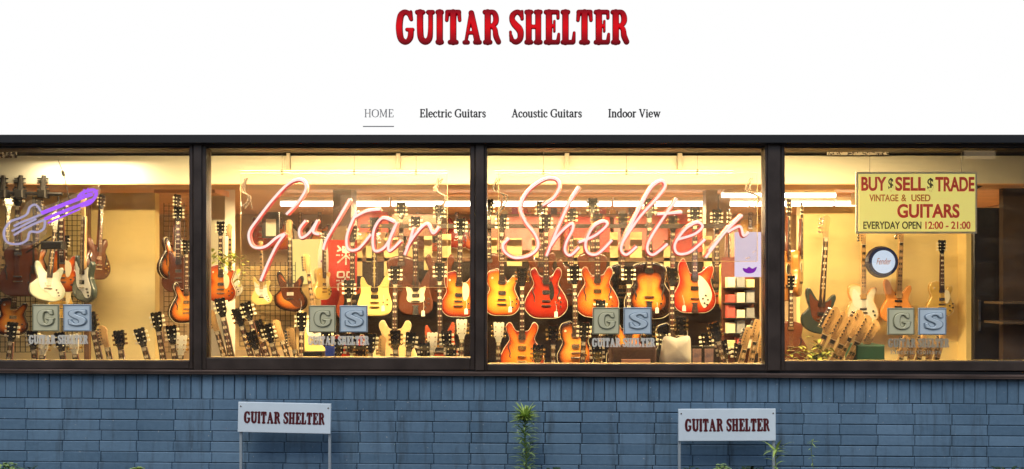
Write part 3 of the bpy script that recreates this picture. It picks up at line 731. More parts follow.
    if guard:
        gshape = {'crescent': [(.03,.33),(.06,.335),(.12,.27),(.155,.19),(.15,.12),(.11,.06),(.08,.05),(.045,.12),(.035,.22)],
                  'horned': [(-.09,.27),(-.03,.25),(.03,.25),(.095,.275),(.08,.20),(.085,.15),(.05,.12),(-.05,.12),(-.085,.15),(-.08,.20)],
                  'contour': [(-.11,.36),(-.05,.31),(.03,.29),(.075,.32),(.085,.24),(.10,.16),(.13,.08),(.10,.05),(.03,.11),(-.05,.15),(-.09,.20),(-.1,.27)],
                  'offset': [(-.12,.38),(-.06,.32),(.03,.30),(.09,.33),(.09,.24),(.14,.15),(.13,.06),(.06,.05),(.0,.10),(-.07,.14),(-.10,.22)],
                  'slab': [(-.10,.35),(-.03,.30),(.03,.29),(.05,.18),(-.03,.16),(-.10,.20)],
                  'dread': [(.05,.28),(.09,.27),(.11,.20),(.07,.17),(.035,.20)],
                  'double': [(.03,.33),(.055,.34),(.075,.24),(.06,.18),(.035,.19)],
                  'single': [(.035,.32),(.085,.31),(.10,.24),(.08,.17),(.045,.17)],
                  'arch': [(.03,.36),(.055,.35),(.085,.27),(.075,.19),(.04,.20)]}[style]
        pp = crom(gshape, 4, True)
        lift = .003 if style in ('double','arch','single') else .0
        q = MB(); q.prism(pp, F-.0035-lift, F-.0012); o = put(q, 'pickguard', guard); fixn(o)
    if not hole:
        spots = {4: [(.095,.13),(.135,.11),(.10,.075),(.135,.155)], 5: [(.10,.16),(.075,.13),(.12,.12),(.09,.09),(.115,.075)], 3: [(.085,.13),(.105,.10),(.115,.07)], 2: [(.10,.13),(.115,.09)]}[knobs]
        for x_, z_ in spots:
            if style == 'horned': x_ *= .9
            q = MB(); q.disc((x_, F-.003+.002*(lift if guard else 0), z_), .0095, .012, 12, r2=.0075); put(q, 'control_knob', BLACK if guard is not None or hw is METAL and style != 'double' else GOLD)
    if not small and style in ('double','single'):
        q = MB(); q.disc((-.09 if style == 'single' else .125,F+.001,.35 if style == 'single' else .19), .011, .003, 12); q.tube([(-.09 if style == 'single' else .125,F,.35 if style == 'single' else .19),(-.09 if style == 'single' else .125,F-.014,.356 if style == 'single' else .196)], .003, 6); put(q, 'toggle_switch', CREAMP)
    return root

BUR = { # edge colours belong to the lacquer
 'cherryburst': burst('cherry_sunburst', (.85,.34,.04), (.68,.12,.015), (.20,.010,.008), (.05,.5,.92)),
 'redtop': burst('cherry_red', (.42,.036,.010), (.33,.020,.008), (.16,.008,.006)),
 'amber': burst('amber_orange', (.80,.25,.03), (.60,.11,.015), (.22,.022,.006), (.05,.5,.93)),
 'tobacco': burst('tobacco_sunburst', (.80,.33,.05), (.50,.12,.02), (.025,.008,.005), (.10,.50,.80)),
 'fireglo': burst('fire_orange_red', (.80,.24,.04), (.66,.08,.02), (.36,.018,.012), (.05,.5,.9)),
 'lemon': burst('lemon_burst', (.88,.42,.05), (.74,.22,.025), (.30,.035,.01), (.05,.6,.92)),
}
YEL = mat('aged_white_yellow', (.86,.66,.22), .25, coat=.5)
BRN = mat('dark_brown_lacquer', (.13,.042,.022), .2, coat=.5)
RUST = mat('red_mahogany', (.42,.08,.03), .25, coat=.5)
MINT = mat('pale_mint', (.70,.74,.58), .3, coat=.4)
SLATE = mat('slate_green_black', (.045,.06,.055), .25, coat=.5)
ORANGE = mat('orange_lacquer', (.78,.30,.07), .25, coat=.5)
NAT = mat('natural_spruce', (.75,.50,.22), .35, noise=.12, nscale=4, stretch=(12,12,.6), coat=.3)
HONEY = mat('honey_acoustic', (.68,.28,.07), .3, noise=.2, nscale=4, stretch=(10,10,.6), coat=.4)
GOLDT = mat('gold_top', (.75,.48,.12), .3, .3, coat=.3)
WHT = mat('white_lacquer', (.82,.78,.66), .25, coat=.5)
BLK = BLACKG
HEADW = WHT
PROT = {}
def guitar(kind, px, py, y, label, anchor='body', lean=0.0, roll=0.0, yaw=0.0, group=None, s=1.0, cat='guitar', at=None):
    """px,py = where the body centre (anchor body) or headstock top (anchor head) shows at depth y"""
    args = KINDS[kind]
    if kind not in PROT: PROT[kind] = make_guitar(**args); o = PROT[kind]
    else: o = tree_copy(PROT[kind])
    o.name = 'electric_guitar' if args['style'] != 'dread' else 'acoustic_guitar'
    if 'bass' in kind: o.name = 'bass_guitar'
    h = SPEC[args['style']][1]+args.get('long', 0)+.17
    c = .2 if anchor == 'body' else h
    rot = Matrix.Rotation(yaw, 3, 'Z') @ Matrix.Rotation(roll, 3, 'Y') @ Matrix.Rotation(lean, 3, 'X')
    off = rot @ Vector((0,0,c*s))
    P_ = Vector((X(px,y), y, Z(py,y)))
    o.location = P_-off; o.rotation_euler = rot.to_euler(); o.scale = (s,)*3
    tag(o, label, cat, group)
    return o
KINDS = {
 'lpburst': dict(style='single', finish=BUR['lemon'], bind=True, pick=METAL, guard=None),
 'lpcherry': dict(style='single', finish=BUR['cherryburst'], bind=True, guard=CREAMP),
 'redsemi': dict(style='double', finish=BUR['redtop'], bind=True, fh=True, guard=BLACK),
 'ambersemi': dict(style='double', finish=BUR['amber'], bind=True, fh=True, pick=GOLD, hw=GOLD),
 'archtop': dict(style='arch', finish=burst('deep_tobacco_sunburst',(.80,.30,.04),(.30,.06,.010),(.018,.007,.005),(.06,.34,.50)), bind=True, fh=True, neckm=MAHOG, knobs=2, pick=BLACK, inlay=True, tail='trapeze'),
 'crescent': dict(style='crescent', finish=BUR['fireglo'], bind=True, guard=WHITEP, knobs=5, tail='trapeze', pick=BLACK),
 'yellowhorn': dict(style='horned', finish=YEL, neckm=YEL, pick=BLACK, hw=GOLD, knobs=4),
 'brownhorn': dict(style='horned', finish=BRN, guard=CREAMP, knobs=4, tail='trapeze', pick=METAL, hw=METAL),
 'offsetburst': dict(style='offset', finish=BUR['tobacco'], guard=BRN, neckm=WOOD, head='6', headm=WOOD, knobs=2, pick=WHITEP),
 'orangesingle': dict(style='single', finish=BUR['amber'], bind=True, guard=CREAMP),
 'tobsemi': dict(style='double', finish=BUR['tobacco'], bind=True, fh=True),
 'tobsingle': dict(style='single', finish=BUR['tobacco'], bind=True),
 'blacksingle': dict(style='single', finish=BLK, bind=True, hw=GOLD),
 'brownsemi': dict(style='double', finish=BRN, fh=True),
 'rustarch': dict(style='arch', finish=BRN, fh=True, knobs=2),
 'natsemi': dict(style='double', finish=NAT, bind=True, fh=True, headm=BLACKG),
 'whitesingle': dict(style='single', finish=WHT, bind=True, headm=WHT, hw=GOLD),
 'whitecontour': dict(style='contour', finish=WHT, guard=WHITEP, neckm=WOOD, board=WOOD, head='6', headm=WOOD, knobs=3, pick=WHITEP),
 'yellowcontour': dict(style='contour', finish=YEL, guard=WHITEP, neckm=WOOD, board=WOOD, head='6', headm=WOOD, knobs=3, pick=WHITEP),
 'blackcontour': dict(style='contour', finish=BLK, guard=WHITEP, neckm=WOOD, board=ROSE, head='6', headm=WOOD, knobs=3, pick=WHITEP),
 'orangecontour': dict(style='contour', finish=ORANGE, guard=None, neckm=WOOD, board=WOOD, head='6', headm=WOOD, knobs=3, pick=BLACK),
 'mintoffset': dict(style='offset', finish=MINT, guard=WHITEP, neckm=WOOD, board=ROSE, head='6', headm=MINT, knobs=3, pick=WHITEP),
 'whiteslab': dict(style='slab', finish=burst('white_with_orange_rim',(.85,.80,.66),(.82,.70,.45),(.70,.30,.08),(.1,.8,.98)), guard=WHITEP, neckm=WOOD, board=WOOD, head='6', headm=WOOD, knobs=2),
 'slab': dict(style='slab', finish=ORANGE, guard=WHITEP, neckm=WOOD, board=WOOD, head='6', headm=WOOD, knobs=2),
 'greyoffset': dict(style='offset', finish=SLATE, guard=WHITEP, neckm=WOOD, board=ROSE, head='6', headm=WOOD, knobs=3, pick=BLACK),
 'darkbass': dict(style='offset', finish=SLATE, guard=BRN, neckm=WOOD, board=ROSE, head='b', headm=WOOD, knobs=3, pick=BLACK, long=.12),
 'acoustic': dict(style='dread', finish=HONEY, hole=True, neckm=MAHOG, headm=ROSE, guard=BRN),
 'natacoustic': dict(style='dread', finish=NAT, hole=True, neckm=MAHOG, headm=ROSE, guard=BRN),
 'goldtop': dict(style='single', finish=GOLDT, bind=True, guard=CREAMP),
 'rusthorn': dict(style='horned', finish=RUST, guard=BLACK, hw=METAL),
}
YA, YB, YC, YF = 1.45, 1.12, 1.78, .78
GA = 'guitars hanging in the main row'
guitar('offsetburst', 291, 293, 1.6, 'sunburst offset electric guitar hanging on the wire grid behind the neon G', group=GA, s=.9)
guitar('yellowhorn', 375, 295, YA, 'pale yellow double horned electric guitar hanging beside the silver S plaque', group=GA)
guitar('brownhorn', 416, 294, YA, 'dark brown horned electric guitar with a pale angular plate, left of the cherry burst one', group=GA)
guitar('lpcherry', 459, 296, YA, 'cherry burst single cutaway guitar hanging at the right edge of the second window', group=GA, roll=.03)
guitar('lpburst', 502, 294, YA, 'amber burst single cutaway guitar hanging at the left edge of the third window', group=GA, s=1.02)
guitar('redsemi', 546, 297, YA, 'cherry red semi hollow guitar with f-holes hanging below the letter h', group=GA, s=1.02)
guitar('ambersemi', 597, 296, YA, 'amber orange semi hollow guitar with f-holes above the greenish G plaque', group=GA, s=1.02)
guitar('archtop', 648, 295, YA, 'tobacco sunburst full bodied archtop guitar above the blue S plaque', group=GA, s=1.13)
guitar('crescent', 694, 291, YA, 'orange red guitar with crescent horns and a white pickguard', group=GA, s=1.04)
for i, (px, lab) in enumerate(((383,'price tag on the pale yellow horned guitar'),(423,'price tag on the dark brown horned guitar'),(466,'price tag on the cherry burst guitar'),(510,'price tag on the amber burst single cutaway'),(556,'price tag on the cherry red semi hollow'),(606,'price tag on the amber semi hollow'),(657,'price tag on the sunburst archtop'),(684,'price tag on the crescent horned guitar'),(300,'price tag on the sunburst offset guitar'))):
    y = 1.36 if px != 300 else 1.5; q = MB(); x_ = X(px,y); z_ = Z(306+(i*5 % 7),y)
    q.prism([(x_-.016,z_-.05),(x_+.018,z_-.048),(x_+.016,z_),(x_+.004,z_+.008),(x_-.014,z_+.001)], y, y+.0015)
    q.tube([(x_+.003,y+.001,z_+.004),(x_+.006,y+.03,z_+.05),(x_-.004,y+.05,z_+.10)], .0012, 4)
    tag(fixn(q.build('price_tag', mat('tag_card',(.82,.78,.68),.7))), 'small white '+lab, 'price tag', 'price tags on the hanging guitars')
# hanger arms of the main row: a rail with hooks
rl = empty('guitar_rail', (X(360,1.62),1.62,Z(226,1.62)), 'long dark rail with hooks that carries the hanging guitars', 'rail')
w = X(735,1.62)-X(360,1.62)
MB().box(0,w,0,.03,-.02,.02).build('rail_bar', DARKW, rl)
for px in (375,416,459,502,546,597,649,694):
    q = MB(); x_ = X(px,YA)-rl.location.x; q.tube([(x_-.02,-.15,.01),(x_-.02,-.04,0),(x_,0,0),(x_+.02,-.04,0),(x_+.02,-.15,.01)], .005, 6); q.build('hook', BLACK, rl)
# back row seen between and above
GC = 'dark guitars in the row behind'
for kd, px, py, lab in (('rustarch',402,284,'dark archtop guitar behind the gap between the yellow horned and angular plate guitars'), ('brownsemi',440,282,'dark brown guitar half hidden behind the cherry burst guitar'),
                    ('rustarch',489,281,'dark brown archtop behind the amber burst guitar at the mullion'), ('brownsemi',541,279,'dark double cutaway guitar showing above the cherry red one'),
                    ('rustarch',592,280,'dark archtop guitar showing above the amber semi hollow'), ('brownsemi',571,286,'dark guitar in the gap between the red and the amber semi hollow guitars'),
                    ('blacksingle',622,288,'black single cutaway guitar in the gap left of the archtop'), ('blacksingle',672,290,'black guitar in the gap between archtop and crescent guitar'),
                    ('rusthorn',353,300,'reddish horned guitar just behind the silver S plaque'), ('rusthorn',716,284,'reddish horned guitar behind the crescent guitar, on its right')):
    guitar(kd, px, py, YC, lab, group=GC)
# lower row on the stepped stand: necks rising between the hanging guitars
GB = 'guitars standing on the raised stand'
for kd, px, py, lab, rl_ in (('natsemi',396,266,'natural blond guitar on the raised stand, its neck left of the angular plate',.01), ('rusthorn',440,263,'guitar on the raised stand with its neck left of the cherry burst',0),
                    ('ambersemi',522,268,'orange semi hollow on the raised stand between the amber single cutaway and the red guitar',.0), ('tobsingle',574,266,'orange and black burst guitar on the stand, neck between red and amber semi hollows',-.015),
                    ('tobsemi',628,266,'guitar on the raised stand whose neck rises left of the archtop',0), ('blacksingle',671,268,'black guitar on the raised stand whose neck rises right of the archtop',0),
                    ('redsemi',350,280,'red guitar on the raised stand behind the silver S plaque',0)):
    guitar(kd, px, py, YB, lab, 'head', roll=rl_, lean=.0, group=GB)
sd = empty('display_stand', (X(545,1.0),1.2,0), 'stepped black stand carrying the lower row of guitars', 'stand')
MB().box(-2.05,2.05,-.15,.2,.0035,.50,bev=.01).build('step', BLACK, sd)
MB().box(-2.05,2.05,.201,.62,.0035,.62,bev=.01).build('upper_step', BLACK, sd)
# backing panel behind the rows
pn = empty('rack_panel', (X(545,2.0),2.0,.004), 'dark walnut panel behind the rows of hanging guitars', 'panel')
MB().box(-2.2,2.2,0,.04,0,Z(262,2.0)).build('board', DARKW, pn)
MB().box(-2.2,2.2,-.02,.05,Z(262,2.0)+.001,Z(260,2.0)+.02).build('cap_rail', BRASS, pn)

# floor standing row, only headstocks and necks over the sill
GF = 'guitars standing on the floor by the sill'
fr = [('tobsingle',352,333,'black headstock with pale pegs at the foot of the yellow horned guitar',-.06), ('orangesingle',372,333,'neck and black headstock left of the natural body at the sill',.05), ('natsemi',412,332,'blond guitar leaning at the sill in the middle of the second window',.12),
      ('blackcontour',384,338,'pale six peg headstock low beside the S plaque lettering',.02), ('blacksingle',396,330,'black headstock with gold pegs under the angular plate guitar',-.03), ('whitesingle',433,332,'white headstock near the sill, left of the mullion pair',.02),
      ('rustarch',447,330,'dark headstock at the sill between two white headstocks',-.03), ('whitesingle',462,319,'big white headstock with gold pegs at the right edge of the second window',0), ('whitesingle',499,322,'big white headstock with gold pegs at the left edge of the third window',.02),
      ('blacksingle',553,325,'black headstock with pegs between the two orange bodies in the third window',0), ('goldtop',584,322,'gold pegged headstock just left of the greenish G plaque',.05), ('blacksingle',610,330,'black headstock behind the greenish G plaque',.03)]
for kd, px, py, lab, rl_ in fr: guitar(kd, px, py, YF, lab, 'head', roll=rl_, group=GF)
for kd, px, py, lab, rl_, yy in (('blacksingle',362,345,'low black headstock with pale pegs below the yellow horned guitar',.05,.6),('tobsingle',425,342,'low dark headstock between the blond guitar and the white headstock',-.05,.6),('goldtop',452,344,'low gold headstock between the two white headstocks',.04,.6),
        ('blacksingle',538,344,'low black headstock over the right side of the orange semi hollow',.05,.6),
        ('tobsemi',596,343,'low dark headstock left of the third window lettering',-.06,.6),('natsemi',600,300,'blond guitar on the stand hidden behind the greenish G plaque',.0,1.15),('blacksingle',650,322,'black headstock just above the brown amplifier',.06,.85),('tobsemi',662,330,'dark headstock between the amplifier and the white cloth bag',-.04,.85),
        ('brownsemi',340,338,'brown headstock right of the bright blue card',.03,.7),('blackcontour',292,330,'six peg headstock leaning left of the pale contoured guitar',-.2,.75)):
    guitar(kd, px, py, yy, lab, 'head', roll=rl_, group=GF)
# left part of the second window: leaning guitars
fl = [('blackcontour',213,312,'black leaning guitar nearest the left frame of the second window',-.28), ('rustarch',222,298,'leaning dark guitar, second from the left frame of the second window',-.2), ('blacksingle',238,308,'black leaning guitar under the hanging vine',-.3),
      ('brownsemi',247,302,'brown leaning guitar with a thin neck below the vine',-.28), ('blacksingle',258,320,'black leaning guitar just right of the brown thin necked one',-.3), ('tobsemi',268,324,'sunburst leaning guitar in the middle of the leaning row',-.28),
      ('blackcontour',278,322,'leaning guitar with six pale pegs under the wire grid',-.3), ('blacksingle',252,331,'low black headstock in front of the leaning necks',-.32), ('natsemi',303,312,'blond headstock standing at the foot of the wire grid',.0), ('goldtop',327,330,'gold headstock below the greenish plaque lettering',-.1)]
for kd, px, py, lab, rl_ in fl: guitar(kd, px, py, YF+.15*random.random(), lab, 'head', roll=rl_, group='leaning guitars in the second window')
guitar('yellowcontour', 317, 333, 1.0, 'pale yellow contoured guitar leaning below the greenish G plaque', roll=-.12, group='leaning guitars in the second window', s=.9)
guitar('orangesingle', 222, 285, 1.3, 'orange guitar hanging in the left corner behind the vine', roll=0, s=.8)
guitar('yellowcontour', 262, 292, 1.5, 'small pale yellow guitar hanging on the grid left of the sunburst offset', s=.62)
guitar('whitecontour', 231, 282, 1.5, 'small cream guitar hanging by the vine', s=.7)
guitar('goldtop', 322, 285, 1.5, 'narrow gold guitar glowing right of the sunburst offset', s=.7, yaw=1.1)
# right corner of third window
guitar('goldtop', 724, 288, 1.35, 'gold guitar turned edge on beside the coloured boxes', s=1.0, yaw=1.15)
for i, (px, py, rl_, kd, lab) in enumerate([(712,322,-.25,'blacksingle','black leaning neck right of the framed pictures'),(720,340,-.2,'goldtop','gold headstock leaning low by the shelf of boxes'),(748,330,.25,'yellowcontour','pale neck leaning left at the corner of the third window'),
         (757,322,.18,'orangecontour','orange neck leaning in the right corner of the third window'),(738,343,.1,'natsemi','low blond headstock under the coloured boxes'),(762,338,.1,'slab','orange headstock right against the wide mullion'),(704,332,-.1,'rustarch','dark headstock above the framed pictures'),(680,316,.0,'blacksingle','black headstock above the white cushion')]):
    guitar(kd, px, py, .7+.04*i, lab, 'head', roll=rl_, group='leaning guitars in the third window')

# ---- first window guitars
g1 = 'guitars in the first window'
guitar('mintoffset', 48, 283, 1.1, 'pale mint guitar hanging above the G plaque of the first window', group=g1, s=.82, roll=.1, yaw=.8)
guitar('greyoffset', 85, 281, 1.1, 'black and white guitar hanging right of the S plaque of the first window', group=g1, roll=.05, s=.98, yaw=-.55)
guitar('rustarch', 22, 275, 1.35, 'brown guitar hanging behind the left end of the purple neon', group=g1)
guitar('orangesingle', 64, 273, 1.35, 'orange brown guitar between the mint and the black and white ones', group=g1, s=.9)
guitar('brownsemi', 180, 275, 1.5, 'dark hanging guitar at the right edge of the first window', group=g1, s=.85)
guitar('tobsemi', 184, 306, 1.3, 'sunburst guitar turned edge on at the right edge of the first window', group=g1, s=.8, yaw=1.0)
for px, py, rl_, kd, lab in ((92,312,-.22,'blacksingle','thin leaning neck nearest the S plaque of the first window'), (105,328,-.22,'blackcontour','leaning neck with six pegs, second from the S plaque'), (121,330,-.12,'blacksingle','stout black headstock in the middle of the first window'),
                         (141,328,-.28,'brownsemi','short leaning neck right of the stout black headstock'), (158,312,-.16,'tobsingle','tall leaning neck beside the wall corner'), (173,325,-.12,'goldtop','gold headstock at the wall corner of the first window'),
                         (16,322,.1,'tobsemi','dark neck standing at the far left of the first window'), (35,330,-.1,'natsemi','blond headstock below the G plaque of the first window'), (48,335,.12,'whitesingle','white headstock below the first window lettering, left one'),
                         (62,332,-.14,'goldtop','gold headstock below the first window lettering'), (76,334,-.1,'whitesingle','white headstock below the first window lettering, right one'), (184,335,.05,'whitesingle','white headstock right at the first mullion')):
    guitar(kd, px, py, YF, lab, 'head', roll=rl_, group=g1)
for px, py, yw, kd, lab in ((4,262,.9,'natsemi','blond guitar turned edge on at the far left frame edge'), (33,262,1.1,'tobsingle','sunburst guitar edge on between the brown and the mint guitars'), (60,300,1.2,'goldtop','gold guitar edge on just above the first S plaque'),
                         (96,262,1.3,'brownsemi','dark brown guitar edge on beside the wooden post'), (12,318,.8,'tobsingle','dark sunburst guitar low at the far left of the first window'), (172,262,1.2,'tobsemi','sunburst guitar edge on high in the opening by the first mullion')):
    guitar(kd, px, py, 1.55, lab, group=g1, s=.85, yaw=yw, roll=.05)
# ---- fourth window guitars
g4 = 'guitars in the fourth window'
guitar('acoustic', 782, 281, 1.3, 'honey acoustic guitar hanging left of the slate bass', group=g4, yaw=.9, s=.95)
guitar('acoustic', 795, 278, 1.5, 'second honey acoustic hanging edge on behind the first', group=g4, yaw=1.1, s=.9)
guitar('darkbass', 820, 313, 1.6, 'slate black bass guitar hanging alone on the cream wall', group=g4, roll=.06, s=1.02, cat='bass guitar')
guitar('whiteslab', 862, 304, 1.7, 'white and orange guitar hanging under the round clock', group=g4, s=.98)
guitar('orangecontour', 897, 303, 1.72, 'orange guitar hanging right of the round clock', group=g4, roll=.04)
guitar('goldtop', 940, 300, 1.74, 'brownish gold guitar hanging near the edge of the cream wall', group=g4, s=.8)
guitar('rustarch', 789, 345, 1.3, 'brown guitar standing below the honey acoustics', group=g4, s=.8)
for i in range(6):
    guitar(['slab','orangecontour','yellowcontour','slab','orangecontour','slab'][i], 836+i*8, 311+(i % 3)*4+i, .50+.06*i, ['amber headstock leftmost in the tilted bunch below the clock','amber headstock second in the tilted bunch below the clock','yellowish headstock third in the tilted bunch below the clock','amber headstock fourth in the tilted bunch below the clock','amber headstock fifth in the tilted bunch below the clock','orange headstock last in the tilted bunch below the clock'][i], 'head', roll=.42, yaw=-.3, s=1.25, group='tilted headstocks in the fourth window')
for i in range(5):
    guitar(['slab','orangecontour','yellowcontour','slab','orangecontour'][i], 905+i*9, 338+(i % 2)*4, .7+.03*i, ['orange headstock low under the fourth window plaques, leftmost','orange headstock low under the fourth window plaques, second','blond headstock low under the fourth window plaques, middle','yellow headstock low under the fourth window plaques, fourth','orange headstock low under the fourth window plaques, rightmost'][i], 'head', roll=.30, group='tilted headstocks in the fourth window')
# ---- far wall guitars
kk = ['redsemi','blacksingle','whitecontour','ambersemi','brownsemi','goldtop','blackcontour','rusthorn','natsemi','tobsingle']
for i in range(26):
    px = 262+i*19.5
    guitar(kk[(i*3) % 10], px, 235+(i*7 % 5), 5.3, ['red','black','white','amber','brown','gold','two-tone','rust red','blond','sunburst'][(i*3) % 10]+' guitar high on the far wall, '+['first', 'second', 'third', 'fourth', 'fifth', 'sixth', 'seventh', 'eighth', 'ninth', 'tenth', 'eleventh', 'twelfth', 'thirteenth', 'fourteenth', 'fifteenth', 'sixteenth', 'seventeenth', 'eighteenth', 'nineteenth', 'twentieth', 'twenty-first', 'twenty-second', 'twenty-third', 'twenty-fourth', 'twenty-fifth', 'twenty-sixth'][i]+' from the left', group='guitars hung along the far wall', s=.95)

# ================================================================= OTHER THINGS INSIDE
# interior walls
q = MB(); q.box(-6.39, X(155,1.9), 1.9, 2.0, .004, 2.384); tag(q.build('partition_wall', CREAM), 'plain cream partition wall behind the first window', 'wall')
q = MB(); q.box(X(800,2.0), X(966,2.0), 2.0, 2.1, .004, Z(206,2.0)); tag(q.build('partition_wall', CREAM), 'low cream partition wall under the yellow notice', 'wall')
q = MB(); q.box(X(855,1.85), X(976,1.85), 1.85, 1.95, Z(206,2.0)+.002, 2.384); q.box(X(966,1.85)+.002, X(976,1.85), 1.85, 2.1, .004, Z(206,2.0)); tag(q.build('door_pillar', CREAM), 'cream door pillar and lintel at the right of the fourth window', 'pillar')
dr = empty('dark_doorway', (X(988,1.6),1.6,.004), 'tall black door standing right of the cream pillar', 'door')
MB().box(-.14,.14,0,.05,0,2.2,bev=.01).build('door_leaf', mat('black_door', (.012,.009,.008), .35), dr)
MB().box(-.11,-.09,-.03,-.001,1.0,1.3).build('handle', METAL, dr)
q = MB(); q.box(X(1003,1.5), 6.38, 1.5, 1.56, .004, 2.384); tag(q.build('side_wall', mat('brown_wall', (.06,.036,.022), .6, noise=.3)), 'dim brown wall at the far right edge', 'wall')
for py, lab in ((304,'upper pale shelf at the far right edge'), (324,'lower pale shelf at the far right edge')):
    q = MB(); q.box(X(1003,1.2), X(1100,1.2), 1.2, 1.49, Z(py,1.2), Z(py,1.2)+.02); tag(q.build('wall_shelf', mat('shelf_steel', (.10,.07,.05), .4, .3)), lab, 'shelf', 'shelves at the right edge')
q = MB(); pts = [(X(976,1.3),Z(190,1.3)),(X(1100,1.3),Z(125,1.3)),(X(1100,1.3),Z(112,1.3)),(X(976,1.3),Z(184,1.3))]; 
# sloping stair string
q.prism(pts, 1.32, 1.36); tag(fixn(q.build('sloping_beam', BLACK)), 'black beam sloping up to the right edge of the fourth window', 'beam')
# wall corner recess of first window
q = MB(); q.box(X(153,1.9)+.01, X(215,1.9), 1.9, 2.3, Z(187,1.9), 2.384); tag(q.build('recess_lintel', CEIL), 'brown lintel over the opening at the first mullion', 'lintel')
# pale column in second window
q = MB(); q.box(X(206,2.2), X(225,2.2), 2.2, 2.5, .004, 2.498); tag(q.build('wall_column', CREAM2), 'pale lit column at the left edge of the second window', 'column')
q = MB(); q.box(X(333,2.4), X(351,2.4), 2.4, 2.7, .62, 2.498); tag(q.build('wall_column', mat('taupe', (.24,.16,.11), .7, noise=.2)), 'taupe column behind the neon letter i', 'column')
q = MB(); q.box(X(640,3.4), X(668,3.4), 3.4, 3.7, .62, 2.498); 
for a, b_, lab, yy in ((706,717.5,'taller brown column behind the last neon letter of Shelter',2.6), (719,730,'shorter brown column behind the last neon letter of Shelter',2.6)):
    q = MB(); q.box(X(a,yy), X(b_,yy), yy, yy+.15, .62, Z(186 if a == 706 else 194,yy)); tag(q.build('wood_column', mat('brown_column', (.30,.20,.12), .6, noise=.25)), lab, 'column')
# fluorescent lamps
TUBE = lit('fluorescent', (1.0,.93,.80), 9.0)
HOUS = mat('lamp_housing', (.8,.76,.66), .5)
xs = [X(283,3.0)+1.28*i for i in range(6)]
for i, x_ in enumerate(xs):
    t = empty('ceiling_lamp', (x_+.6,3.0,2.385), ['first','second','third','fourth','fifth','sixth'][i]+' fluorescent lamp from the left of the ceiling row', 'ceiling lamp', 'fluorescent lamps on the ceiling')
    MB().box(-.63,.63,-.05,.05,.03,.08,bev=.01).build('housing', HOUS, t)
    q = MB(); q.tube([(-.625,0,0),(.625,0,0)], .026, 10); q.build('lamp_tube', TUBE, t, True)
t = empty('ceiling_lamp', (X(860,2.6)-.9,2.6,2.44), 'fluorescent lamp shining above the low partition of the fourth window', 'ceiling lamp', 'fluorescent lamps on the ceiling')
MB().box(-.61,.61,-.05,.05,.02,.06,bev=.01).build('housing', HOUS, t); q = MB(); q.tube([(-.625,0,0),(.625,0,0)], .026, 10); q.build('lamp_tube', TUBE, t, True)
# wire grids
def wiregrid(px0, py0, px1, py1, y, lab, d=.05, r=.0025):
    q = MB(); q.grid(X(px0,y), X(px1,y), Z(py1,y), Z(py0,y), y, d, r); return tag(q.build('wire_grid', IRON), lab, 'wire grid', 'black wire grids')
wiregrid(0,255,38,352,1.7,'black wire grid panel at the far left of the first window')
wiregrid(-80,200,-4,352,1.7,'black wire grid panel left beyond the first one')
wiregrid(62,214,84,352,1.72,'narrow wire grid panel beside the wooden post')
wiregrid(164,203,187,352,1.75,'tall wire grid panel in the opening by the first mullion')
wiregrid(240,262,296,346,1.75,'wire grid panel holding the sunburst offset guitar', .05)
q = MB(); q.box(X(236,1.85), X(320,1.85), 1.85, 1.87, Z(350,1.85), Z(266,1.85)); tag(q.build('grid_backing', mat('peach_board', (.80,.56,.24), .7, noise=.2)), 'peach board behind the wire grid in the second window', 'panel')
q = MB(); q.box(X(84,1.6), X(89,1.6), 1.6, 1.64, .004, Z(204,1.6)); tag(q.build('wooden_post', BRASS), 'slim brown wooden post beside the black and white guitar', 'post')
# first window rack with necks
rk = empty('hanging_rack', (X(30,1.2),1.2,Z(193,1.2)), 'black bar rack with clamped headstocks above the purple neon', 'rack')
MB().tube([(-.5,0,.01),(.3,0,-.01)], .016, 8).build('bar', IRON, rk)
for i, xx in enumerate((-.24,-.08,.13)):
    q = MB(); q.box(xx-.04,xx+.04,-.05,.03,-.05,.03,bev=.01); q.tube([(xx,-.02,.02),(xx+.01,-.02,.16)],[.03,.018],8)
    for j in range(3): q.tube([(xx-.05,-.02,.05+.04*j),(xx+.05,-.02,.05+.04*j)],.008,6)
    q.build('clamp', IRON, rk)
for xx in (.02,.25): MB().tube([(xx,.02,-.03),(xx,.02,-.75)], .009, 6).build('hanging_arm', IRON, rk)
q = MB(); q.tube([(-.05,.02,-.55),(.25,.02,-.36)], .008, 6); q.tube([(-.05,.02,-.3),(.2,.02,-.16)], .008, 6); q.build('brace', IRON, rk)
q = MB(); y=.9; q.box(X(40,y), X(62,y), y, y+.08, Z(249,y), Z(241,y), bev=.01); tag(q.build('black_box', BLACK), 'small black box over the pale mint guitar', 'box')
# purple neon guitar: two-line tube
PUR = lit('violet_neon_tube', (.42,.12,1.0), 1.15); PURW = lit('pale_violet_neon_tube', (.62,.56,.85), .75)
np_ = empty('neon_guitar_sign', (0,.3,0), 'violet neon sign shaped like a guitar pointing up to the right', 'neon sign')
def nt_(pts, m, r, nm): 
    y = .3; q = MB(); q.tube(crom([(X(p[0],y),0,Z(p[1],y)) for p in pts],8), r, 8); return q.build(nm, m, np_, True)
nt_([(42,213),(60,206),(78,199),(92,194)], PUR, .016, 'neck_tube'); nt_([(45,219),(62,212),(80,205),(92,200)], PUR, .013, 'neck_tube'); nt_([(48,223),(64,216),(80,209)], PUR, .007, 'neck_tube')
nt_([(78,197),(84,192),(94,190),(96,195),(90,203),(81,206)], PUR, .013, 'headstock_tube'); nt_([(84,189),(84,196)], PUR, .006, 'peg_tube'); nt_([(88,188),(88,195)], PUR, .006, 'peg_tube'); nt_([(93,193),(98,190)], PUR, .006, 'peg_tube')
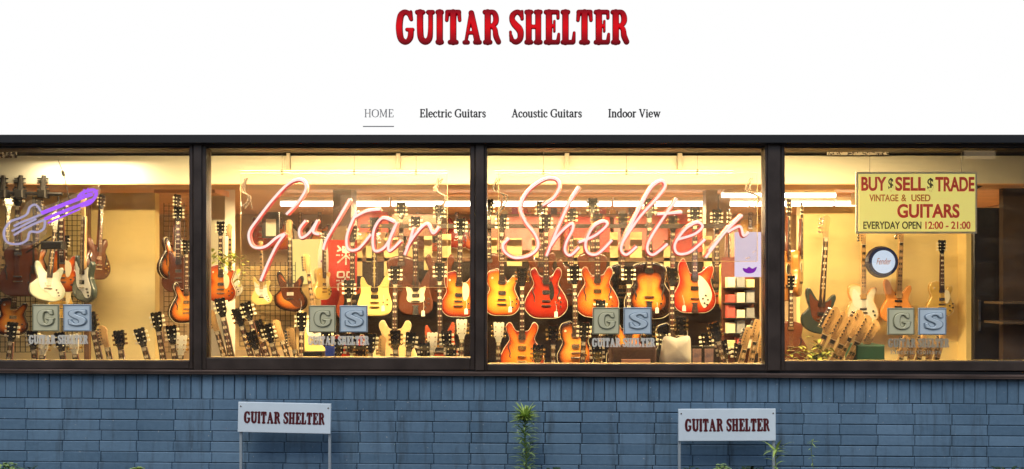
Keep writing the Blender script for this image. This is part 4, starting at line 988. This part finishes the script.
nt_([(42,213),(36,205),(30,207),(27,214),(20,218),(10,222),(4,232),(7,242),(18,244),(27,240),(30,232),(38,232),(44,228),(45,219)], PURW, .009, 'body_tube')
nt_([(14,226),(22,222),(30,219),(42,214)], PURW, .009, 'inner_tube'); nt_([(14,235),(24,229),(34,224),(44,220)], PURW, .009, 'inner_tube'); nt_([(12,231),(24,225),(36,219)], PURW, .009, 'inner_tube')
y=.36; q = MB(); ol=crom([(2,246),(4,226),(20,213),(28,201),(40,200),(46,206),(84,190),(98,186),(98,196),(80,209),(48,224),(46,234),(30,246),(14,250)],4,True)
q.prism([(X(p[0],y),Z(p[1],y)) for p in ol], .06, .066); q.build('acrylic_back', ACRYL, np_)
q = MB(); q.tube([(X(58,.3),0,Z(160,.3)),(X(63,.3),0,Z(172,.3)),(X(66,.3),0,Z(184,.3)),(X(70,.3),0,Z(203,.3))], .003, 5); q.build('hanging_cable', BLACK, np_)
q = MB(); q.tube([(X(62.5,.3),0,Z(171,.3)),(X(64,.3),0,Z(176,.3))], .012, 8); q.build('cable_plug', BLACK, np_)
# patterned cloth top-left and top-right
def blotch(name, c1, c2, sc):
    m = bpy.data.materials.new(name); m.use_nodes = True; N = m.node_tree.nodes; L = m.node_tree.links
    tc = N.new('ShaderNodeTexCoord'); v = N.new('ShaderNodeTexVoronoi'); v.inputs['Scale'].default_value = sc; n = N.new('ShaderNodeTexNoise'); n.inputs['Scale'].default_value = sc; n.inputs['Distortion'].default_value = 2
    L.new(tc.outputs['Object'], n.inputs[0]); r = N.new('ShaderNodeValToRGB'); r.color_ramp.interpolation = 'CONSTANT'; r.color_ramp.elements[1].position = .5
    r.color_ramp.elements[0].color = (*c1,1); r.color_ramp.elements[1].color = (*c2,1); L.new(n.outputs['Fac'], r.inputs[0]); L.new(r.outputs[0], N['Principled BSDF'].inputs['Base Color'])
    return m
ZEB = blotch('blotched_cloth', (.04,.03,.03), (.55,.50,.42), 22)
def cloth(px0, py0, px1, py1, y, m, lab, cat='cloth', nm='patterned_cloth', waves=5, amp=.015):
    q = MB(); n = 24; vs=[]; x0_,x1_=X(px0,y),X(px1,y); z0_,z1_=Z(py1,y),Z(py0,y)
    for s_ in (0, .004):
        for j in (0,1):
            for i in range(n+1):
                u=i/n; vs.append((x0_+(x1_-x0_)*u, y+s_+amp*math.sin(u*waves*6.28)*(1 if j==0 else .6), z1_ if j==0 else z0_))
    m_=n+1; fs=[]
    for i in range(n):
        fs.append((m_+i,m_+i+1,i+1,i)); fs.append((2*m_+i,2*m_+i+1,3*m_+i+1,3*m_+i)); fs.append((i,i+1,2*m_+i+1,2*m_+i)); fs.append((m_+i+1,m_+i,3*m_+i,3*m_+i+1))
    fs += [(0,2*m_,3*m_,m_),(n,m_+n,3*m_+n,2*m_+n)]
    q.add(vs, fs); return tag(fixn(q.build(nm, m, None, True)), lab, cat)
cloth(-6,144,17,158,1.0,ZEB,'black and grey patterned cloth in the top left corner')
cloth(827,143,889,155,1.1,ZEB,'black and white blotched cloth over the yellow notice')
# hanging rags / cables beside neon
for px, lab in ((245,'bundled grey cable hanging left of the neon G'), (440,'bundled grey cable hanging above the neon letter r'), (753,'bundled grey cable hanging at the right end of the word Shelter'), (500,'dark loose cable hanging left of the neon S')):
    y=.5; q=MB()
    for j in range(4):
        a_=random.uniform(-3,3)
        q.tube(crom([(X(px+random.uniform(-3,3),y),y+.01*j,Z(178,y)),(X(px-4+a_,y),y+.01*j,Z(190,y)),(X(px+5-a_,y),y+.01*j,Z(197,y)),(X(px+random.uniform(-6,6),y),y+.01*j,Z(208 if px!=500 else 215,y))],6), .005 if px != 500 else .004, 6)
    tag(q.build('cable_bundle', IRON if px == 500 else mat('grey_cable', (.12,.08,.06), .6)), lab, 'cable')
# pink tubes standing in for a reflection of neon wires, third window
q=MB(); y=.4
q.tube(crom([(X(487,y),y,Z(146,y)),(X(505,y),y,Z(148.5,y)),(X(530,y),y,Z(148,y)),(X(539,y),y,Z(143,y))],8), .006, 6)
q.tube(crom([(X(575,y),y,Z(143,y)),(X(592,y),y,Z(150,y)),(X(600,y),y,Z(147,y)),(X(598,y),y,Z(142,y))],8), .005, 6)
tag(q.build('wire_reflection', mat('pink_reflection', (.5,.15,.14), .5)), 'looped pink tubes for the neon wire reflection, top of the third window', 'wire')
# paper, banners, posters
PAL = lit('yellow_glow', (1.0,.74,.22), 1.5)  # yellow panel made bright by its own emission
q=MB(); y=1.8; q.box(X(290,y),X(322,y),y,y+.16,Z(284,y),Z(239,y),bev=.02); tag(q.build('yellow_panel', PAL), 'glowing yellow panel between the neon u and i', 'light box')
q=MB(); y=2.3; q.box(X(262,y),X(279,y),y,y+.03,Z(238,y),Z(212,y)); tag(q.build('framed_notice', BLACK), 'black framed notice behind the neon G', 'notice')
q=MB(); q.box(X(266,y),X(276,y),y-.006,y-.001,Z(236,y),Z(219,y)); o=q.build('paper_sheet', WHITEP); tag(o, 'white paper sheet pinned on the black framed notice', 'paper')
REDB = mat('red_banner_cloth', (.62,.03,.02), .7, noise=.15, nscale=3)
bn = empty('banner', (0,0,0), 'red cloth banner with white floral characters behind the word Guitar', 'banner')
o = cloth(321,240,357,312,1.9,REDB,None,None,'cloth',2,.012); o.parent=bn
INKW = mat('white_ink', (.85,.8,.75), .7)
def brush(segs, x0, z0, sc, y, par, m, nm='character'):
    cs=[]
    for s_ in segs: cs += [tuple(q_) for q_ in crom([(a,b_,4.5) for a,b_ in s_],6)]
    lp = outline(('br',x0,z0), np.array(cs), 0, 2.5)
    o = fill_curve(nm, [[(p[0]*sc,p[1]*sc) for p in l] for l in lp], .001, m, par); o.location=(x0,y,z0); return o
GAKU=[[(50,98),(50,60)],[(35,85),(65,85)],[(35,72),(65,72)],[(35,60),(65,60)],[(35,60),(35,86)],[(65,60),(65,86)],[(10,90),(22,78)],[(8,66),(24,72)],[(88,90),(78,78)],[(92,64),(76,72)],[(5,45),(95,45)],[(50,52),(50,0)],[(48,42),(10,8)],[(52,42),(90,8)]]
KI=[[(10,95),(40,95),(40,70),(10,70),(10,95)],[(60,95),(90,95),(90,70),(60,70),(60,95)],[(5,50),(95,50)],[(50,64),(40,46),(8,30)],[(55,48),(92,30)],[(12,25),(40,25),(40,2),(12,2),(12,25)],[(60,25),(88,25),(88,2),(60,2),(60,25)]]
y=1.88; brush(GAKU, X(336,y), Z(264,y), .0020, y, bn, INKW); brush(KI, X(336,y), Z(290,y), .0019, y, bn, INKW)
sb = empty('surf_board', (X(323,1.6),1.6,Z(288,1.6)), 'narrow white oval board with purple marks beside the red banner', 'board')
q=MB(); ol=crom([(0,0),(.035,.08),(.05,.2),(.048,.34),(.03,.44),(0,.48),(-.03,.44),(-.048,.34),(-.05,.2),(-.035,.08)],5,True); q.prism(ol,0,.02); fixn(q.build('deck', WHT, sb))
q=MB(); 
for x_,z_ in ((0,.1),(.01,.17),(-.01,.26),(.008,.33)): q.disc((x_,-.0005,z_),.013,.002,8)
q.build('purple_marks', mat('purple_mark',(.25,.08,.3),.5), sb)
cols = {'red':(.5,.05,.03),'pink':(.6,.18,.14),'brown':(.22,.10,.05),'cream':(.8,.62,.32),'dark':(.05,.03,.025)}
for i,(a,b0,b_,b1,c_,lab,yy) in enumerate([(358,212,388,232,'red','red poster behind the neon letter t of Guitar',3.9),(392,214,436,236,'brown','brown poster behind the neon letter r of Guitar',4.4),
     (488,215,500,250,'brown','brown poster behind the mullion side of the S',4.4),(505,212,560,250,'pink','wide faded red poster behind the letters S and h',4.6),(565,216,610,252,'red','red poster behind the first neon e',4.6),(614,214,668,250,'pink','wide pinkish poster behind the letters l and t',4.6),(672,214,702,252,'red','red poster behind the second neon e',4.6),
     (705,232,742,262,'brown','brown poster low behind the last neon letter',3.6),(800,219,850,238,'red','red box edge seen under the lamp in the fourth window',4.4),(806,192,850,206,'brown','brown ceiling board seen over the slate bass',3.9)]):
    y=yy; q=MB(); q.box(X(a,y),X(b_,y),y,y+.015,Z(b1,y),Z(b0,y)); tag(q.build('poster', mat('poster_'+c_,cols[c_],.6,noise=.35,nscale=9)), lab, 'poster', 'posters deep inside the shop')
CARD = mat('cream_card', (.88,.70,.34), .75, noise=.12, nscale=6)  # plain cream panels where yellow shows between the necks
for i,(a,b_,b0,b1) in enumerate([(352,362,236,276),(366,374,236,262),(384,398,238,276),(405,412,240,262),(424,432,236,270),(440,451,234,278),(488,497,238,264),(507,522,238,266),(532,544,238,264),(568,583,238,264),(588,594,240,262),(610,618,232,268),(630,642,232,258),(664,674,240,268),(704,712,236,270)]):
    y=1.98-.0*i; q=MB(); q.box(X(a,y),X(b_,y),y,y+.012,Z(b1,y),Z(b0,y)); tag(q.build('cream_panel', CARD), 'tall cream panel standing behind the necks, '+['first', 'second', 'third', 'fourth', 'fifth', 'sixth', 'seventh', 'eighth', 'ninth', 'tenth', 'eleventh', 'twelfth', 'thirteenth', 'fourteenth', 'fifteenth'][i]+' from the left', 'card sleeve', 'cream panels behind the guitar row')
# white box sign with purple smile
lb = empty('light_box_sign', (X(750,.55),.55,Z(277,.55)), 'white lit box sign with a purple smile in the third window', 'light box')
wq = X(764,.55)-X(750,.55)
MB().box(-wq,wq,0,.05,0,Z(232,.55)-Z(277,.55),bev=.006).build('box', lit('pale_light_box',(.95,.80,.98),.95), lb)
q=MB(); c_=crom([(-.06,.075),(-.05,.045),(-.01,.03),(.035,.042),(.055,.085),(.02,.07),(-.01,.085),(-.03,.07)],5,True); q.prism(c_,-.008,-.0005); fixn(q.build('smile', lit('purple_smile',(.30,.02,.55),.8), lb))
q=MB(); q.box(-.05,.0,-.006,-.0005,.055,.062); q.prism([(-.035,.15),(0,.162),(.0,.17),(-.04,.158)],-.006,-.0005); q.prism([(.02,.20),(.05,.22),(.05,.226),(.02,.207)],-.006,-.0005); q.build('marks', mat('grey_mark',(.3,.25,.35),.6), lb)
# coloured boxes on a shelf
sh = empty('string_shelf', (X(742,.95),.95,0.6), 'narrow shelf rack in the right corner of the third window', 'shelf')
MB().box(-.16,.13,.08,.10,0,1.1).build('back_panel', BRN, sh)
for j in range(5): MB().box(-.15,.12,-.06,.079,.28+.135*j,.288+.135*j).build('shelf_board', IRON, sh)
bc=[(.75,.6,.3),(.1,.05,.04),(.6,.1,.08),(.2,.12,.06),(.8,.7,.5),(.55,.08,.2),(.3,.3,.3),(.75,.4,.1)]
cn=['tan','black','red','brown','cream','crimson','grey','orange']
for j in range(5):
    for i in range(3):
        k=(j*3+i*2+j*j)%8; x_=sh.location.x-.14+.085*i; z_=.6+.2885+.135*j
        q=MB(); hgt=.07+.02*((i+j)%3); q.box(x_,x_+.07,.91,.99,z_,z_+hgt,bev=.003); tag(q.build('string_box', mat('box_'+cn[k],bc[k],.5,noise=.15)), cn[k]+' box, '+['left','middle','right'][i]+' on the '+['lowest','second','middle','fourth','top'][j]+' board of the corner shelf', 'box', 'boxes on the corner shelf')
hs = empty('high_shelf', (X(500,4.0),4.0,Z(214,4.0)), 'long thin shelf of small gadgets just under the ceiling lamps', 'shelf')
MB().box(0,X(650,4.0)-X(500,4.0),0,.2,-.02,0).build('shelf_board', BRASS, hs)
ordn=['first','second','third','fourth','fifth','sixth','seventh','eighth','ninth','tenth','eleventh','twelfth','thirteenth','fourteenth','fifteenth']
for i in range(15):
    px=505+i*9.8; y=4.03; x_=X(px,y); z_=Z(214,4.0)+.001; c_=i*5%8; hh=.05+.012*(i*3%4)
    q=MB(); q.box(x_-.04,x_+.04,y,y+.08,z_,z_+hh,bev=.008); q.disc((x_,y-.0003,z_+hh*.5),.014,.01,8); tag(q.build('effects_box', mat('box_'+cn[c_],bc[c_],.5,noise=.15)), cn[c_]+' effects box on the high shelf, '+ordn[i]+' from the left','effects box','effects boxes on the high shelf')
# amp, cushion, pictures
am = empty('amplifier', (X(634,.55),.55,.5), 'brown amplifier standing at the sill below the S plaque of the third window', 'amplifier')
z0=.5
MB().box(-.19,.19,0,.22,0,Z(346,.55)-z0,bev=.012).build('cabinet', mat('amp_cloth',(.14,.07,.045),.7,noise=.3,nscale=30), am)
MB().box(-.165,.165,-.006,-.0005,.03,Z(350,.55)-z0).build('grille', mat('grille_cloth',(.10,.055,.04),.8,noise=.5,nscale=90), am)
MB().box(-.11,.13,-.05,-.007,Z(363,.55)-z0-.01,Z(359,.55)-z0,bev=.004).build('front_strip', mat('salmon_board',(.55,.26,.18),.6), am)
q=MB(); y=.6; ol=[(660,364),(661,350),(663,338),(669,336),(676,338),(684,336),(690,337),(691,350),(692,366)]
pts=crom([(X(a,y),Z(b_,y)) for a,b_ in ol+[(676,372)]],4,True)
n=len(pts); cx=sum(p[0] for p in pts)/n; cz=sum(p[1] for p in pts)/n
vs=[(cx,y-.06,cz)]+[(cx+(a-cx)*.6,y-.05,cz+(b_-cz)*.6) for a,b_ in pts]+[(a,y,b_) for a,b_ in pts]+[(cx+(a-cx)*.6,y+.05,cz+(b_-cz)*.6) for a,b_ in pts]+[(cx,y+.06,cz)]
fs=[(0,1+k,1+(k+1)%n) for k in range(n)]+[(1+r_*n+k,1+(r_+1)*n+k,1+(r_+1)*n+(k+1)%n,1+r_*n+(k+1)%n) for r_ in (0,1) for k in range(n)]+[(1+3*n,1+2*n+(k+1)%n,1+2*n+k) for k in range(n)]
q.add(vs,fs); tag(fixn(q.build('cushion', mat('white_cloth',(.78,.72,.62),.8,noise=.1,bump=.2,bscale=20),None,True)),'white cloth bag standing at the sill right of the amplifier','bag')
for px,lab in ((697,'small framed picture at the sill, left of the pair'),(709,'small framed picture at the sill, right of the pair')):
    y=.5; t=empty('picture_frame',(X(px,y),y,Z(368,y)),lab,'picture','framed pictures at the sill'); w_=X(px+5.5,y)-X(px,y); h_=Z(346,y)-Z(368,y)
    MB().box(-w_,w_,0,.015,0,h_,bev=.003).build('frame', BLACK, t); MB().box(-w_*.8,w_*.8,-.002,-.0003,h_*.12,h_*.88).build('picture', mat('photo_print',(.6,.35,.25),.4,color2=(.2,.15,.2),nscale=14), t)
q=MB(); y=.7; q.box(X(857,y),X(885,y),y,y+.25,.55,Z(345,y),bev=.01); tag(q.build('amplifier', mat('green_tolex',(.03,.10,.06),.6,noise=.2)), 'dark green amplifier at the sill under the tilted headstocks','amplifier')
q=MB(); y=.65; q.box(X(303,y),X(322,y),y,y+.1,.6,Z(352,y)); tag(q.build('case_box', BLACK), 'black case below the greenish G plaque in the second window','case')
q=MB(); y=.6; q.box(X(325,y),X(334,y),y,y+.03,.7,Z(346,y)); tag(q.build('blue_tag', mat('blue_card',(.03,.08,.55),.5)), 'small bright blue card under the window lettering','card')
# the display floor (shelf just under the sill, inside)
q=MB(); q.box(-6.3,6.3,.115,.2,.70,.80); tag(q.build('inner_sill', CREAM), 'cream inner sill along the inside of the windows', 'sill')
# round clock
ck = empty('wall_clock', (X(881,1.5),1.5,Z(262,1.5)), 'round clock with dark rim and pale blue face in the fourth window', 'clock')
rr=16*(7.5/6)/130
q=MB(); q.disc((0,0,0),rr,.05,40,r2=rr*.92); q.build('rim', mat('navy_rim',(.008,.010,.035),.4), ck, False)
q=MB(); q.disc((0,-.0505,0),rr*.72,.003,40); q.build('face', lit('pale_blue_face',(.72,.82,.98),.95), ck)
bfont('wordmark','Fender',-rr*.45,rr*.45,-.025,.035,-.054,mat('brown_script',(.25,.12,.08),.5),ck,shear=.4,off=.0)
q=MB(); q.tube([(rr*.82*math.cos(a),-.049,rr*.82*math.sin(a)) for a in [i*math.pi/20 for i in range(40)]],.006,6,closed=True); q.build('neon_ring', lit('blue_ring',(.20,.26,.6),.12), ck)
# yellow notice
y=.16
yn = empty('notice_board', (0,y,0), 'yellow notice with red letters hanging in the fourth window', 'sign')
MB().box(X(856,y),X(977,y),.0,.008,Z(233.5,y),Z(172,y)).build('board_edge', mat('grey_board_edge',(.66,.60,.48),.6), yn)
YS = mat('yellow_board',(.88,.80,.26),.55,emit=(.95,.82,.22),estr=.62,noise=.12,nscale=3)  # emission added to make the notice board paler
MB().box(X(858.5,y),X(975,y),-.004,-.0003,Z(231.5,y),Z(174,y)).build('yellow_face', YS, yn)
RL = mat('red_print',(.62,.05,.03),.5,emit=(.62,.05,.03),estr=.25); DG = mat('dark_print',(.10,.10,.03),.5); OG=mat('orange_print',(.62,.22,.03),.5,emit=(.6,.2,.03),estr=.2)  # red and orange print brightened by added emission as well
def nt2(s_,a,b_,z0_,z1_,m_,off=.02): bfont('wording',s_,X(a,y),X(b_,y),Z(z1_,y),Z(z0_,y),-.0045,m_,yn,off=off)
nt2('BUY',861,886,177,191,RL,.03); nt2('$',888,893,178,192,DG); nt2('SELL',895,925,177,191,RL,.03); nt2('$',927,933,178,192,DG); nt2('TRADE',935,974,177,191.5,RL,.03)
nt2('VINTAGE',869,898,194.5,201.5,OG); nt2('&',901,906,194.5,201.5,OG,.01); nt2('USED',911,930,194.5,201.5,OG)
nt2('GUITARS',897,959,204,218,RL,.03)
nt2('EVERYDAY OPEN',863,921,221.5,229,DG,.015); nt2('12:00 - 21:00',925,970,221.5,229,RL,.015)
for px in (870,962):
    q=MB(); q.tube([(X(px,y),.004,Z(172,y)),(X(px,y),.004,2.66)],.002,5); q.build('hanging_cord', BLACK, yn)

# ================================================================= PLAQUES AND WINDOW LETTERING
PG = mat('olive_metal',(.74,.70,.44),.5,.1,noise=.12,nscale=6); PS_ = mat('blue_grey_metal',(.66,.76,.80),.5,.1,noise=.1,nscale=6)
PGr = mat('olive_metal_edge',(.30,.29,.17),.4,.25); PSr = mat('blue_metal_edge',(.27,.34,.40),.4,.25)
def plaque(px0, py0, px1, py1, ch, m, mr_, lab):
    y=-.004; x0_,x1_,z0_,z1_=X(px0,y),X(px1,y),Z(py1,y),Z(py0,y); w_=x1_-x0_; h_=z1_-z0_
    t=empty('letter_plaque',(x0_,.030,z0_),lab,'plaque','square letter plaques on the window glass')
    MB().box(0,w_,-.014,0,0,h_,bev=.004).build('tile', m, t)
    q=MB(); b_=.010
    q.box(.002,w_-.002,-.0175,-.0142,.002,b_,bev=.0015); q.box(.002,w_-.002,-.0175,-.0142,h_-b_,h_-.002,bev=.0015); q.box(.002,b_,-.0175,-.0142,b_+.0003,h_-b_-.0003,bev=.0015); q.box(w_-b_,w_-.002,-.0175,-.0142,b_+.0003,h_-b_-.0003,bev=.0015); q.build('raised_edge', mr_, t)
    o=lettering('relief_letter',HEAVY,ch,w_*.2,w_*.84,h_*.2,h_*.82,-.0145,m,t,t=.009,bevel=.0035,level=-1.5)[0]; o.name='relief_letter'
    o2=lettering('letter_edge',HEAVY,ch,w_*.2,w_*.84,h_*.2,h_*.82,-.0142,mr_,t,t=.003,level=1.6)[0]
WL = mat('white_window_letter',(.72,.68,.58),.5)
for i,(a,b0,lab,w2,m2) in enumerate([(30.5,304.5,'first',(29,88),WL),(308,305.5,'second',(308,369),WL),(593,307.5,'third',(592,655),WL),(889,308,'fourth',(888,949),mat('dull_window_letter',(.40,.35,.24),.5))]):
    plaque(a,b0,a+27,b0+27,'G',PG,PGr,'olive metal plaque with a raised G on the %s window'%lab)
    plaque(a+31,b0,a+59,b0+27,'S',PS_,PSr,'blue grey metal plaque with a raised S on the %s window'%lab)
    y=.031; t=empty('window_lettering',(0,0,0),('white' if i<3 else 'dull beige')+' serif words GUITAR SHELTER stuck on the %s window below the plaques'%lab,'window lettering','lettering on the glass')
    lettering('wording',HEAVY,'GUITAR SHELTER',X(w2[0],y),X(w2[1],y),Z(b0+39.5,y),Z(b0+30.5,y),y,m2,t,t=.003,level=.5,gap=2.5)
    lettering('small_wording',SERIF,'Electric Guitars',X(w2[0]+(8 if i!=3 else 2),y),X(w2[1]-8,y),Z(b0+46,y),Z(b0+42,y),y,m2,t,t=.002,level=1.0,gap=4,h=4) if i==3 else None

# ================================================================= LAWN SIGNS
SW_ = mat('sign_white',(.78,.89,.94),.45,noise=.07,nscale=5,bump=.05,bscale=8); POSTM = mat('sign_post',(.50,.57,.60),.4,.4)
INKR = mat('dark_red_print',(.10,.006,.010),.5)
for (a,b0,b_,b1,p0,p1,rot,lab) in ((238.5,402.5,331,432.5,240.5,329.5,.022,'white GUITAR SHELTER board on two posts, left one in front of the brick wall'),(678,408.5,775,440.5,679.5,774,-.004,'white GUITAR SHELTER board on two posts, right one beside the leafy weed')):
    y=-.20; cx=X((a+b_)/2,y); w_=X(b_,y)-X(a,y); z0_=Z(b1,y); h_=Z(b0,y)-z0_
    t=empty('board_sign',(cx,y,-.02),lab,'sign','white board signs'); t.rotation_euler=(0,0,0)
    zb=z0_+.02
    bd=MB().box(-w_/2,w_/2,-.02,.0,0,h_,bev=.003).build('sign_board', SW_, t); bd.location=(0,0,zb); bd.rotation_euler=(0,rot,0)
    lettering('printed_words',HEAVY,'GUITAR SHELTER',-w_/2+w_*.065,w_/2-w_*.065,h_*.30,h_*.70,-.0205,INKR,bd,t=.002,level=.2,gap=3)
    for px in (p0,p1):
        x_=X(px,y)-cx; MB().box(x_-.010,x_+.010,.0015,.018,0,zb+h_*.5,bev=.002).build('post', POSTM, t)
    for s_ in (-1,1):
        MB().disc((s_*(w_/2-.02),-.0202,h_*.86),.006,.003,10).build('screw', METAL, bd)

# ================================================================= WEEDS
LEAF = mat('leaf_green',(.38,.52,.18),.55,color2=(.22,.34,.11),nscale=30); LEAFL = mat('young_leaf',(.52,.66,.16),.55,color2=(.34,.48,.10),nscale=30); STEM = mat('stem_green',(.16,.20,.07),.6); LEAFD = mat('dark_leaf',(.035,.075,.03),.5,color2=(.02,.05,.02),nscale=20)
for m_ in (LEAF,LEAFL,LEAFD): m_.node_tree.nodes['Principled BSDF'].inputs['Transmission Weight'].default_value = .0
def leaf(q, p, az, el, ln, wd, droop=.6):
    d=Vector((math.cos(az)*math.cos(el),math.sin(az)*math.cos(el),math.sin(el))); side=Vector((-math.sin(az),math.cos(az),0)); pos=Vector(p); vs=[]; n=5
    for i in range(n+1):
        u=i/n; w_=wd*math.sin(math.pi*min(1,u*.9+.1))**.8*(1-u*.25) if i<n else 0.0005
        up_=d.cross(side).normalized()
        vs+= [pos+side*w_, pos-up_*w_*.25, pos-side*w_]
        d=(d+Vector((0,0,-droop/n))).normalized(); pos=pos+d*ln/n
    q.add(vs,[(3*i+k,3*i+k+1,3*i+4+k,3*i+3+k) for i in range(n) for k in (0,1)])
def weed(px, ytop, y, label, n=60, lmin=.05, lmax=.12, wd=.006, topm=LEAFL, botm=LEAF, nm='weed', topn=26, stemr=.005, el0=.2, droop=1.0):
    x_=X(px,y); H=Z(ytop,y)+.02
    t=empty(nm,(x_,y,-.02),label,'weed')
    pts=[(0,0,0),(.008,0,H*.4),(-.004,.003,H*.75),(.002,0,H)]
    q=MB(); q.tube(crom(pts,6),[stemr*(1-.6*i/18) for i in range(19)],6); q.build('stem', STEM, t, True)
    sp=crom(pts,20); q=MB()
    for i in range(n):
        u=(i+random.random())/n; p=sp[int(u*.93*(len(sp)-1))]; leaf(q,p,i*2.4+random.uniform(-.3,.3),el0+random.uniform(-.1,.4),random.uniform(lmin,lmax)*(1.05-.3*u),wd*random.uniform(.8,1.3),droop)
    q.build('foliage', botm, t, True)
    q=MB()
    for i in range(topn):
        p=sp[int((.86+.14*random.random())*(len(sp)-1))]; leaf(q,p,i*2.4,random.uniform(.1,1.25),random.uniform(lmin,lmax)*.9,wd*random.uniform(.9,1.3),droop*.6)
    if topn: q.build('top_leaves', topm, t, True)
    return t
weed(525,415,-.30,'tall feathery bright green weed growing in front of the middle of the brick wall',n=170,lmin=.08,lmax=.15,wd=.008,topn=150,el0=.5,droop=.8)
weed(776,449,-.45,'leafy weed with long arching leaves at the right sign post',n=14,lmin=.10,lmax=.17,wd=.009,topn=10,el0=.7,droop=1.3,stemr=.006)
weed(812,440,-.30,'thin wispy weed right of the right sign',n=16,lmin=.03,lmax=.07,wd=.004,topn=8,stemr=.003)
def bush(px, ytop, y, wd_, label, n=120, m_=LEAFD):
    x_=X(px,y); H=Z(ytop,y)+.02; t=empty('low_plant',(x_,y,-.02),label,'plant','low plants along the foot of the wall')
    q=MB()
    for i in range(5): q.tube([(0,0,0),(random.uniform(-.6,.6)*wd_,random.uniform(-.05,.05),H*.8)],[.004,.002],5)
    q.build('stems', STEM, t)
    q=MB()
    for i in range(n):
        a=random.uniform(0,6.28); r_=wd_*math.sqrt(random.random()); z_=H*(1-.45*(r_/wd_)**2)*random.uniform(.55,1); leaf(q,(r_*math.cos(a),.4*r_*math.sin(a),z_-.02),random.uniform(0,6.28),random.uniform(-.1,.9),random.uniform(.04,.075),.014,.9)
    q.build('foliage', m_, t, True)
for (px,yt,wd_,lab,m_) in ((6,457,.13,'leafy green plant in the bottom left corner',LEAF),(30,465,.10,'low dark plant right of the bottom left corner plant',LEAFD),(138,463,.06,'small bright plant tip left of the left sign',LEAFL),(555,466,.10,'low dark leaves right of the tall feathery weed',LEAFD),(580,467,.10,'low dark leaves further right of the feathery weed',LEAFD),
        (691,464,.09,'low dark plant at the left post of the right sign',LEAFD),(722,461,.07,'low green plant below the middle of the right sign',LEAF),(750,462,.10,'round leaved dark plant below the right half of the right sign',LEAFD),(1010,463,.16,'dark bush in the bottom right corner',LEAFD)):
    bush(px,yt,-.35,wd_,lab,m_=m_)
# indoor greenery
def vine(pxs, y, label):
    t=empty('potted_vine',(X(pxs[0][0],y),y,Z(pxs[0][1],y)),label,'plant'); P0=t.location
    q=MB(); pts=crom([(X(a,y)-P0.x,0,Z(b_,y)-P0.z) for a,b_ in pxs],6); q.tube(pts,.003,5); q.build('stem', STEM, t)
    q=MB()
    for i in range(len(pts)*3):
        p=random.choice(pts); leaf(q,(p[0]+random.uniform(-.05,.05),random.uniform(-.05,.05),p[2]+random.uniform(-.05,.05)),random.uniform(0,6.28),random.uniform(-.5,.8),random.uniform(.04,.09),.016,.8)
    q.build('foliage', mat('vine_leaf',(.36,.36,.05),.5,color2=(.2,.24,.04),nscale=20), t, True)
vine([(208,252),(216,258),(226,262),(236,256),(243,268),(240,285)],1.0,'yellow green vine trailing in the left of the second window')
vine([(787,356),(800,352),(815,357),(826,352)],.45,'green trailing leaves on the sill left of the tilted headstocks')
vine([(818,342),(822,350),(826,358)],.5,'small sprig of leaves left of the tilted headstocks')

# ================================================================= LIGHT
def area(name, loc, size, sy, power, color, rot=(0,0,0)):
    l=bpy.data.lights.new(name,'AREA'); l.shape='RECTANGLE'; l.size=size; l.size_y=sy; l.energy=power; l.color=color
    o=bpy.data.objects.new(name,l); col.objects.link(o); o.location=loc; o.rotation_euler=rot; return o
WARM=(1.0,.73,.35)
# unseen strip lamps put behind the head beam to light the guitar fronts
for x_,p_ in ((-3.4,36),(-2.4,62),(-1.5,100),(-.6,112),(.4,110),(1.4,100),(2.5,98),(3.3,24)):
    area('unseen_strip_lamp',(x_,.22,2.62),.9,.04,p_,WARM,(R(8),0,0))
# ceiling lamps of the room
for x_ in (-2.0,-.3,1.4,3.2):
    area('ceiling_area_light',(x_,3.0,2.36),1.2,.05,190,(1.0,.74,.38))
area('ceiling_area_light',(-3.9,1.0,2.6),.9,.05,30,(1.0,.80,.5))  # area light without a tube, over the left window bay
area('ceiling_area_light',(-.3,4.3,2.40),4,.1,75,(1.0,.76,.45))  # wide area light without a tube, deep in the room
w = bpy.data.worlds.new('World'); scene.world = w; w.use_nodes = True
N=w.node_tree.nodes; sky=N.new('ShaderNodeTexSky'); sky.sky_type='NISHITA'; sky.sun_disc=False
EL, AZ = R(52), R(192)
sky.sun_elevation=EL; sky.sun_rotation=AZ; sky.air_density=1.2; sky.dust_density=1.5
w.node_tree.links.new(sky.outputs[0],N['Background'].inputs[0]); N['Background'].inputs[1].default_value=.15
sl=bpy.data.lights.new('sun','SUN'); sl.energy=1.1; sl.angle=R(25); sl.color=(1,.95,.88)
so=bpy.data.objects.new('sun',sl); col.objects.link(so)
d=Vector((math.sin(AZ)*math.cos(EL),math.cos(AZ)*math.cos(EL),math.sin(EL)))
so.rotation_euler=d.to_track_quat('Z','Y').to_euler(); so.location=(0,-8,8)
# ================================================================= CAMERA
cam=bpy.data.cameras.new('camera'); co=bpy.data.objects.new('camera',cam); col.objects.link(co)
cam.sensor_width=36; cam.lens=36*CAMD*PXM/1024; cam.shift_y=(HZ-234.5)/1024; cam.clip_end=1000
co.location=(0,-CAMD,EYE); co.rotation_euler=(R(90),0,0); scene.camera=co
scene.view_settings.view_transform='Standard'; scene.view_settings.look='None'; scene.view_settings.exposure=0; scene.view_settings.gamma=1
scene.render.resolution_x=1024; scene.render.resolution_y=469
scene.cycles.transparent_max_bounces=16
